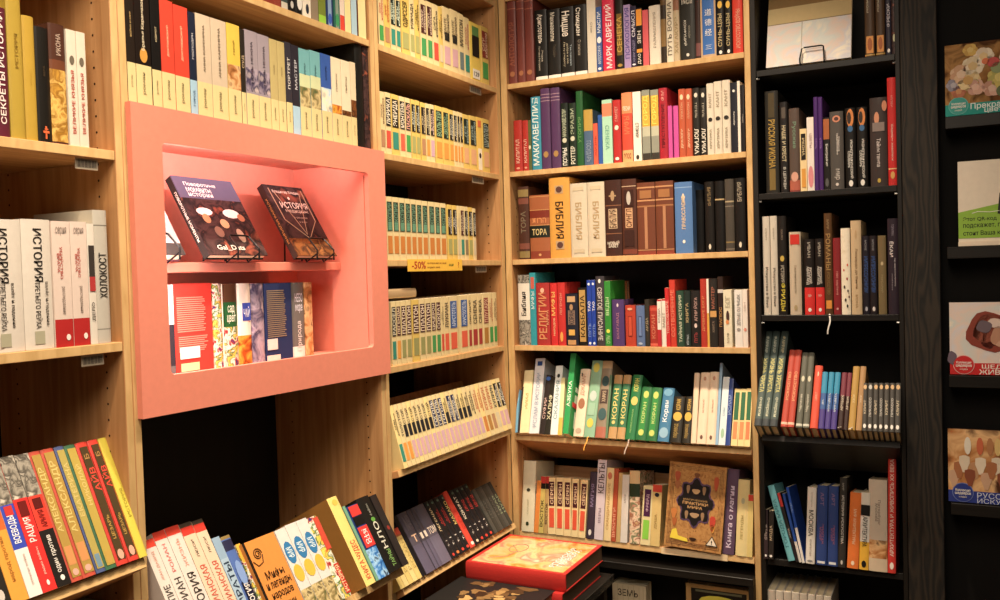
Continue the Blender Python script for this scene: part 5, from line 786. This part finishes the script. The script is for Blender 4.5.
for cx, cz, rx, rz, c in ((.5, .68, .07, .03, 'c8a070'), (.5, .4, .08, .03, 'b0906a'), (.36, .7, .03, .05, '9a7a58'), (.64, .7, .03, .05, '9a7a58'), (.36, .4, .03, .05, '9a7a58'), (.64, .4, .03, .05, '9a7a58'), (.16, .84, .05, .06, 'b0502c'), (.17, .74, .05, .05, 'a8683c'), (.84, .8, .04, .09, 'b8502c'), (.82, .68, .05, .05, 'a87840'), (.14, .4, .05, .06, 'c87a34'), (.16, .3, .04, .05, 'b0602c'), (.82, .34, .05, .09, 'c8402c'), (.83, .28, .04, .05, 'd89030'), (.5, .87, .05, .03, '7a4a28'), (.5, .12, .06, .02, '3a2418')):
    shape(o, 'cover_figure', oval(w*cx, h*cz, w*rx, h*rz, 12, lambda a: 1+.15*math.sin(3*a)), c, -.0018)
shape(o, 'yellow_foot_print', [(w*.1, h*.1), (w*.42, h*.08), (w*.4, h*.12), (w*.24, h*.14), (w*.2, h*.22), (w*.13, h*.2)], 'ecd420', -.002)
shape(o, 'warning_sticker', [(w*.72, h*.07), (w*.94, h*.07), (w*.83, h*.19)], '2a241e', -.002); shape(o, 'warning_field', [(w*.745, h*.08), (w*.915, h*.08), (w*.83, h*.173)], 'e8dcc8', -.0024)
put_text(o, '!', '1a1614', w*.83, h*.112, -.0032, w*.05, h*.05, 'h')
o = find('orange book of myths'); w, h = dims(o)
for s, z, L, A in (('Мифы', .58, .56, .075), ('и легенды', .47, .74, .06), ('народов', .36, .66, .056), ('России', .25, .54, .06)): put_text(o, s, '3a2410', w*.54, h*z, -.001, w*L, h*A*1.5, 'h')
bm = bmesh.new(); tube(bm, [(w*.3+w*.13*(1-k/34)*math.cos(.5*k), -.0008, h*.84+w*.13*(1-k/34)*math.sin(.5*k)) for k in range(28)], .0014, 6); tube(bm, [(w*.42, -.0008, h*.82), (w*.36, -.0008, h*.74), (w*.2, -.0008, h*.72), (w*.1, -.0008, h*.78)], .0014, 6); mk('scroll_ornament', bm, mat('5a3a14', .5), o)
shape(o, 'dark_hinge', rect(0, w*.07, 0, h), '241a12', -.0005)
o = find('bright green booklet')
h2 = max(v.co.z for v in o.data.vertices); w2 = max(v.co.x for v in o.data.vertices)
bm = bmesh.new()
for z0, z1, y0, y1 in ((.1, .3, .04, .1), (.34, .5, .03, .09), (.54, .6, .03, .1)): box(bm, w2+.0003, w2+.0008, y0, y1, z0*h2, z1*h2)
mk('cover_print', bm, mat('dce8d0', .5), o)
bm = bmesh.new(); box(bm, w2+.0009, w2+.0014, .012, .05, .34*h2, .4*h2); mk('red_sticker', bm, mat('d83a3a', .5), o)
# ------------------------------------------------------------------ display unit at the far side
e = empty('display_unit', (1.432, 0, 0)); tag(e, 'black display unit with narrow ledges for single books', 'display unit')
DP = wood('display_board', '060504', '0a0807', 8, (6, 6, .4), .9)
boxpart('back_panel', (1.4325, 1.9, .07, .09, 0, 2.78), DP, e, 0, (1.432, 0, 0))
for z in (1.968, 1.590, 1.214, .837): boxpart('ledge', (1.4505, 1.9, -.012, .069, z-.034, z), BLK_H, e, .001, (1.432, 0, 0))
def facing(x0, x1, z, h, d, col, label, items, y=.0):
    O, u, v, into = frame('C', -y, z, 4); mt = Matrix.Translation(O+u*x0+v*.0006+Vector((0, 0, d*.07+.0005))) @ Matrix((u, into, v)).transposed().to_4x4()
    b = book(mt, x1-x0, h, d, True, col, [parse(s) for s in items], face=True); tag(b, label, 'book', 'art books on the black ledges'); return b
def roundel(o, w, h, cx, rr, col, edge, s1, s2):
    shape(o, 'roundel_edge', oval(cx, h*.135, rr*1.08, rr*1.08, 28), edge, -.0006); shape(o, 'roundel', oval(cx, h*.135, rr, rr, 28), col, -.001)
    put_text(o, s1, 'f0ece4', cx, h*.165, -.0018, rr*1.5, .009, 'h'); put_text(o, s2, 'f0ece4', cx, h*.118, -.0018, rr*1.6, .009, 'h'); put_text(o, 'в подарок', 'e0d8cc', cx, h*.07, -.0018, rr*.8, .005, 'h')
o = facing(1.4515, 1.72, 1.968, .209, .022, '8a7050', 'flower still life book with teal band on the topmost ledge', ['B16-100/$still*12', 'B0-16/1f9a90']); w, h = dims(o)
def petals(cx, cz, r, c1, c2, c3, k=7):
    for j in range(k):
        a = 2*math.pi*j/k; shape(o, 'petal', oval(cx+r*.5*math.cos(a), cz+r*.5*math.sin(a), r*.56, r*.5, 10), c1 if j % 2 else c2, -.0006-.0002*(j % 3))
    shape(o, 'flower_heart', oval(cx, cz, r*.42, r*.42, 12, lambda t: 1+.1*math.sin(5*t)), c3, -.0016)
for cx, cz, r, a, b_, c_, k in ((.042, .12, .024, 'd8b088', 'c89870', 'e0c0a0', 7), (.072, .14, .024, 'e8d8b8', 'dcc8a0', 'd8b878', 8), (.06, .1, .026, 'e6cc90', 'd8b878', 'c89a48', 8), (.1, .165, .022, 'efe0c4', 'e0ccb0', 'e8c88a', 7), (.078, .078, .02, 'd8a890', 'c89480', 'e0b8a0', 6), (.022, .09, .016, '9a94a4', '8a8494', 'b0a8b0', 6), (.066, .188, .016, 'd8b040', 'c89a30', 'e0c060', 6), (.035, .07, .016, 'b8683c', 'a85a30', 'c88a50', 6), (.14, .1, .026, 'c8b850', 'b0a848', 'd8c868', 7), (.12, .07, .02, 'd8a890', 'c08a70', 'e0b8a0', 6), (.17, .15, .026, 'e0c8b0', 'c8a890', 'e8d0a0', 7), (.21, .11, .03, 'd8a070', 'c88a60', 'e0b890', 7)): petals(cx, cz, r*1.2, a, b_, c_, k)
for cx, cz, r, c in ((.124, .145, .016, 'c83a34'), (.105, .15, .01, 'e07030'), (.135, .128, .018, '8a9a60'), (.15, .06, .02, '5a6a3a')): shape(o, 'fruit', oval(cx, cz, r, r*.9, 16), c, -.002)
roundel(o, w, h, .034, .024, '1f9a90', '58b8b0', 'Коллекция', 'шедевров'); put_text(o, 'Прекрасные', 'e8f4f0', .13, h*.105, -.001, .13, .022, 'h'); put_text(o, 'цветы', 'e8f4f0', .13, h*.035, -.001, .06, .014, 'h')
o = facing(1.4535, 1.72, 1.214, .211, .022, 'd8c4b0', 'red banded art book on the third ledge', ['B16-100/$pal*10', 'B0-16/c8181c']); w, h = dims(o)
for cx, cz, rx, rz, c in ((.105, .125, .062, .058, '8a3a2a'), (.11, .13, .048, .046, 'a85a44'), (.09, .14, .02, .018, '6a5a64'), (.12, .15, .024, .014, 'd8c0b4'), (.1, .1, .018, .024, '5a2018'), (.13, .11, .024, .03, 'b8866a'), (.14, .09, .02, .01, 'c89a80'), (.006, .048, .012, .02, '6a5a6a')): shape(o, 'abstract_form', oval(cx, cz, rx, rz, 18, lambda t: 1+.08*math.sin(4*t)), c, -.0006-.0002*int(cx*50 % 5))
roundel(o, w, h, .036, .026, 'c8181c', 'e0a09a', 'Коллекция', 'шедевров'); put_text(o, 'ШЕДЕВРЫ', 'f0e4d8', .14, h*.11, -.001, .13, .014, 'h'); put_text(o, 'ЖИВОПИСИ', 'f0e4d8', .145, h*.04, -.001, .14, .015, 'h')
o = facing(1.4445, 1.71, .837, .213, .022, '6a4a30', 'blue banded art book with crowded painting on the lowest ledge', ['B16-100/$bank*12', 'B0-16/2a3a8a']); w, h = dims(o)
random.seed(3)
for k in range(16): shape(o, 'painted_form', oval(.015+.014*k, h*(.32+.1*(k % 3)+random.random()*.06), .014, .026, 10, lambda t: 1+.2*math.sin(3*t)), ('c8a080', 'a86a40', 'd8c8b0', '8a4a30', 'b88a60', 'e0d0b8')[k % 6], -.0006-.0002*(k % 4))
for cx, c in ((.052, 'e0d8c8'), (.084, 'c8643c'), (.11, 'b0784a'), (.13, 'd8b870')): shape(o, 'painted_figure', oval(cx, h*.78, .009, .026, 12), c, -.0014)
roundel(o, w, h, .038, .026, '2a3a8a', '6a7ab8', 'Коллекция', 'шедевров'); put_text(o, 'РУССКОЕ', 'c8d0e8', .13, h*.11, -.001, .11, .016, 'h', bold=False); put_text(o, 'ИСКУССТВО', 'c8d0e8', .145, h*.035, -.001, .14, .014, 'h', bold=False)
# info card on the second ledge
O, u, v, into = frame('C', 0, 1.5905, 3); mt = Matrix.Translation(O+u*1.481+Vector((0, 0, .0012))) @ Matrix((u, into, v)).transposed().to_4x4(); w, h = .17, .247
bm = bmesh.new(); box(bm, 0, w, 0, .004, 0, h); cdx = mk('info_card', bm, mat('e4d8c4', .3), None, mt, .0005); tag(cdx, 'white and green information card standing on the second ledge', 'card')
bm = bmesh.new(); box(bm, -.001, w+.001, -.006, .008, -.0004, .012); mk('card_foot', bm, mat('e8d8c0', .2), cdx)
shape(cdx, 'green_field', [(0, .022), (w, .022), (w, .132), (.1, .118), (0, .098)], '8ab82c', -.0004)
for s, z, L in (('Этот QR-код', .077, .086), ('подскажет, где', .057, .112), ('стоит Ваша книга', .037, .126)): put_text(cdx, s, '10140a', .012+L/2, z, -.001, L, .0135, 'h')
bm = bmesh.new(); tube(bm, [(.035, -.001, .094), (.05, -.001, .0985), (.08, -.001, .096), (.12, -.001, .1)], .0009, 6); mk('white_stroke', bm, mat('f4f4e8', .4), cdx)
shape(cdx, 'phone_picture', [(.1, .09), (.15, .082), (.158, .138), (.106, .15)], '1c1c1a', -.0012); shape(cdx, 'phone_screen', [(.105, .094), (.146, .087), (.153, .134), (.11, .144)], '3a3c38', -.0016)
# ------------------------------------------------------------------ lying books and low black furniture
def lying(x1, y0, z, thick, wx, dy, col, label, pages=None, items=()):
    m4 = Matrix(((0, 0, 1), (0, 1, 0), (-1, 0, 0))).transposed().to_4x4(); m4.translation = (x1, y0, z)
    b = book(m4, thick, wx, dy, True, col, [parse(s) for s in items], pages); tag(b, label, 'book', 'large books lying on the low black table'); return b
GREYP = wood('grey_paper_edges', '4a3c30', '5e4c3a', 40, (30, 1, 1), .7)
low = lying(.386, -.452, .5145, .050, .345, .335, 'c0201a', 'lower red art book under the other on the low table', GREYP)
top = lying(.391, -.433, .5655, .0545, .351, .326, 'c4241c', 'glossy red art book lying topmost on the low black table', GREYP)
t0 = .0545
def flat(parent, y0, y1, z0, z1, m, nm, e=.0003):
    bm = bmesh.new(); box(bm, t0+.0001, t0+e, y0, y1, z0, z1); return mk(nm, bm, m, parent)
glossy = mat('$fire2*9' if 0 else 'e0503a', .12, .6)
ART['cov'] = 'd8603c,e8a050,f0c890,e08a70,f0d8b8'
flat(top, .016, .312, .014, .338, mat('$cov*9', .15, .8), 'cover_picture')
bm = bmesh.new()
tube(bm, [(t0+.0006, .19+.045*math.cos(a*.35), .25+.03*math.sin(a*.35)) for a in range(19)], .0016, 6); tube(bm, [(t0+.0006, .21, .28), (t0+.0006, .16, .24), (t0+.0006, .1, .25), (t0+.0006, .06, .3)], .0016, 6); mk('cover_drawing', bm, mat('a8886a', .4), top)
me, W, H = text_mesh('ЯПОНСКАЯ|ГРАВЮРА', 'f2ece6', True); t = bpy.data.objects.new('title', me); C.objects.link(t); t.parent = top
sx, sy = .2/W, .042/H; m4 = Matrix(((0, sx, 0), (0, 0, sy), (1, 0, 0))).transposed().to_4x4(); m4.translation = (t0+.0012, .15, .06); t.matrix_local = m4
# dark art book in front
zt = .5655
A = hit(Vector((0, 0, zt)), Vector((0, 0, 1)), 463, 575); B = hit(Vector((0, 0, zt)), Vector((0, 0, 1)), 556, 590)
dk = lying(B.x, min(A.y, B.y)-.27, .5145, zt-.5145, B.x-A.x, .27, '22201f', 'dark art book with ochre figures lying in front of the red ones', mat('8a6a48', .6))
t0 = zt-.5145; hh = B.x-A.x
random.seed(11)
for k in range(30):
    y, z = .05+random.random()*.19, .08+random.random()*(hh-.16); ry, rz = .012+random.random()*.02, .012+random.random()*.024; c = random.choice(('a8844c', '6a4e2c', 'c09a5c', '8a6a3c', '4a3620', '7a5c34', '5a4024', '3a2a1a'))
    bm = bmesh.new(); P = oval(y, z, ry, rz, 9, lambda a: 1+.25*math.sin(3*a+k)); a_ = [bm.verts.new((t0+.0004+.00005*k, p[0], p[1])) for p in P]; b_ = [bm.verts.new((t0+.0001, p[0], p[1])) for p in P]
    bm.faces.new(a_); n = len(P)
    for i in range(n): bm.faces.new((a_[i], b_[i], b_[(i+1) % n], a_[(i+1) % n]))
    bmesh.ops.recalc_face_normals(bm, faces=list(bm.faces)); mk('painted_figure', bm, mat(c, .4), dk)
# low table in the corner
e = empty('display_table', (.25, -.6, 0)); tag(e, 'low black display table under the lying art books', 'table'); L0 = (.25, -.6, 0)
boxpart('table_top', (.06, .415, -1.1, -.075, .489, .514), BLK_H, e, .002, L0)
boxpart('edge_strip', (.4155, .4185, -1.1, -.075, .487, .515), mat('2c2a28', .25), e, .0005, L0)
for x in (.075, .37):
    for y in (-1.08, -.13): boxpart('leg', (x, x+.03, y, y+.03, 0, .489), BLK_V, e, .001, L0)
# low black cabinet below the wide oak bookcase
e = empty('low_cabinet', (.65, 0, 0)); tag(e, 'low black cabinet with open front below the wide oak bookcase', 'cabinet'); L0 = (.65, 0, 0)
boxpart('top_board', (.03, .876, -.03, .2, .515, .54), BLK_H, e, .0015, L0); boxpart('bottom_board', (.03, .876, -.03, .2, .12, .14), BLK_H, e, .001, L0)
boxpart('side_panel', (.03, .046, -.028, .2, .14, .515), BLK_V, e, .001, L0); boxpart('side_panel', (.86, .876, -.028, .2, .14, .515), BLK_V, e, .001, L0); boxpart('back_panel', (.046, .86, .19, .2, .14, .515), BACK, e, 0, L0); boxpart('plinth', (.03, .876, .0, .02, 0, .12), BLK_V, e, 0, L0)
def inlow(x0, x1, ytop, y, d, col, label, items, face=True):
    P0, P1 = hit(Vector((0, y, 0)), Vector((0, 1, 0)), x0, 592), hit(Vector((0, y, 0)), Vector((0, 1, 0)), x1, 592); zt = hit(Vector((0, y, 0)), Vector((0, 1, 0)), (x0+x1)/2, ytop).z
    b = book(Matrix.Translation((P0.x, y, .1405)), P1.x-P0.x, zt-.1405, d, True, col, [parse(s) for s in items], face=face); tag(b, label, 'book', 'books in the low black cabinet'); return b
inlow(612.5, 646, 584.5, .03, .06, 'c8b898', 'beige slipcase lettered ЗЕМЬ standing in the low cabinet', ['T86-94h60@46/3a2c20 ЗЕМЬ'] + [f'P2-99d1@{x}/a8987a' for x in (16, 32, 48, 64, 80, 92)])
o = inlow(686, 752, 587, .01, .03, 'b08a50', 'tan framed picture book standing in the low cabinet', ['P4-96d84/1e1a16', 'E80-90u60/d8d038', 'E70-84u30@30/8a8a40', 'P93-95d70/6a6a50'])
# a book lying on top of the fourth corner row
XF = -.02; q0 = hit(Vector((XF, 0, 0)), Vector((1, 0, 0)), 416.5, 297); q1 = hit(Vector((XF, 0, 0)), Vector((1, 0, 0)), 416.5, 288)
m4 = Matrix(((0, -1, 0), (0, 0, -1), (1, 0, 0))).to_4x4(); m4.translation = (XF, q0.y, q0.z)
b = book(m4, q1.z-q0.z, q0.y+.774, .12, True, 'b89a70', []); tag(b, 'beige book lying flat across the fourth corner shelf row', 'book')
YB = .17; P0 = hit(Vector((0, YB, 0)), Vector((0, 1, 0)), 608, 290); P1 = hit(Vector((0, YB, 0)), Vector((0, 1, 0)), 627, 281)
b = book(Matrix.Translation((P0.x, YB, ZC[3]+.0004)), P1.x-P0.x, P1.z-ZC[3], .025, True, '9a6034', [parse('E74-84u30/5a3018')], face=True); tag(b, 'tan brown book standing behind the purple book on the fourth wide shelf', 'book')
# ------------------------------------------------------------------ light
def spot(loc, aim, power, size=75, col=(1, .74, .46), r=.05, blend=.7):
    l = bpy.data.lights.new('track_spot', 'SPOT'); l.energy = power; l.spot_size = math.radians(size); l.spot_blend = blend; l.shadow_soft_size = r; l.color = col
    o = bpy.data.objects.new('track_spot', l); C.objects.link(o); o.location = loc; o.rotation_euler = (Vector(aim)-Vector(loc)).to_track_quat('-Z', 'Y').to_euler(); return o
def area(loc, aim, power, sx, sy, col):
    l = bpy.data.lights.new('area_lamp', 'AREA'); l.shape = 'RECTANGLE'; l.size = sx; l.size_y = sy; l.energy = power; l.color = col
    o = bpy.data.objects.new('area_lamp', l); C.objects.link(o); o.location = loc; o.rotation_euler = (Vector(aim)-Vector(loc)).to_track_quat('-Z', 'Y').to_euler(); return o
WARM = (1, .84, .66)
for y, p in ((-2.3, 150), (-1.5, 150), (-.7, 150)): spot((.62, y, 3.2), (.06, y, .6), p, 66, col=(1, .81, .60), blend=1)
for x, p in ((.35, 130), (.9, 110)): spot((x, -.62, 3.2), (x, -.06, .6), p, 64, col=(1, .81, .60), blend=1)
for l in (area((.95, -2.1, 3.3), (.05, -.7, .8), 18, 1.0, 1.0, WARM), area((1.3, -3.2, 3.0), (.1, -.7, .9), 12, 1.0, 1.0, WARM)): l.data.spread = math.radians(120)
area((-.006, -1.25, 1.852), (-.24, -1.25, 1.95), 1.3, .62, .014, (1, .86, .84))
area((-.006, -1.621, 1.61), (-.12, -1.2, 1.61), 2.6, .014, .46, (1, .86, .84))
w = bpy.data.worlds.new('shop'); SC.world = w; w.use_nodes = True; bg = w.node_tree.nodes['Background']; bg.inputs['Color'].default_value = (1, .8, .6, 1); bg.inputs['Strength'].default_value = .06
vs = SC.view_settings; vs.view_transform = 'Standard'; vs.look = 'None'; vs.gamma = 1; vs.exposure = .28; vs.use_curve_mapping = False
SC.cycles.use_denoising = True
SC.cycles.max_bounces = 8
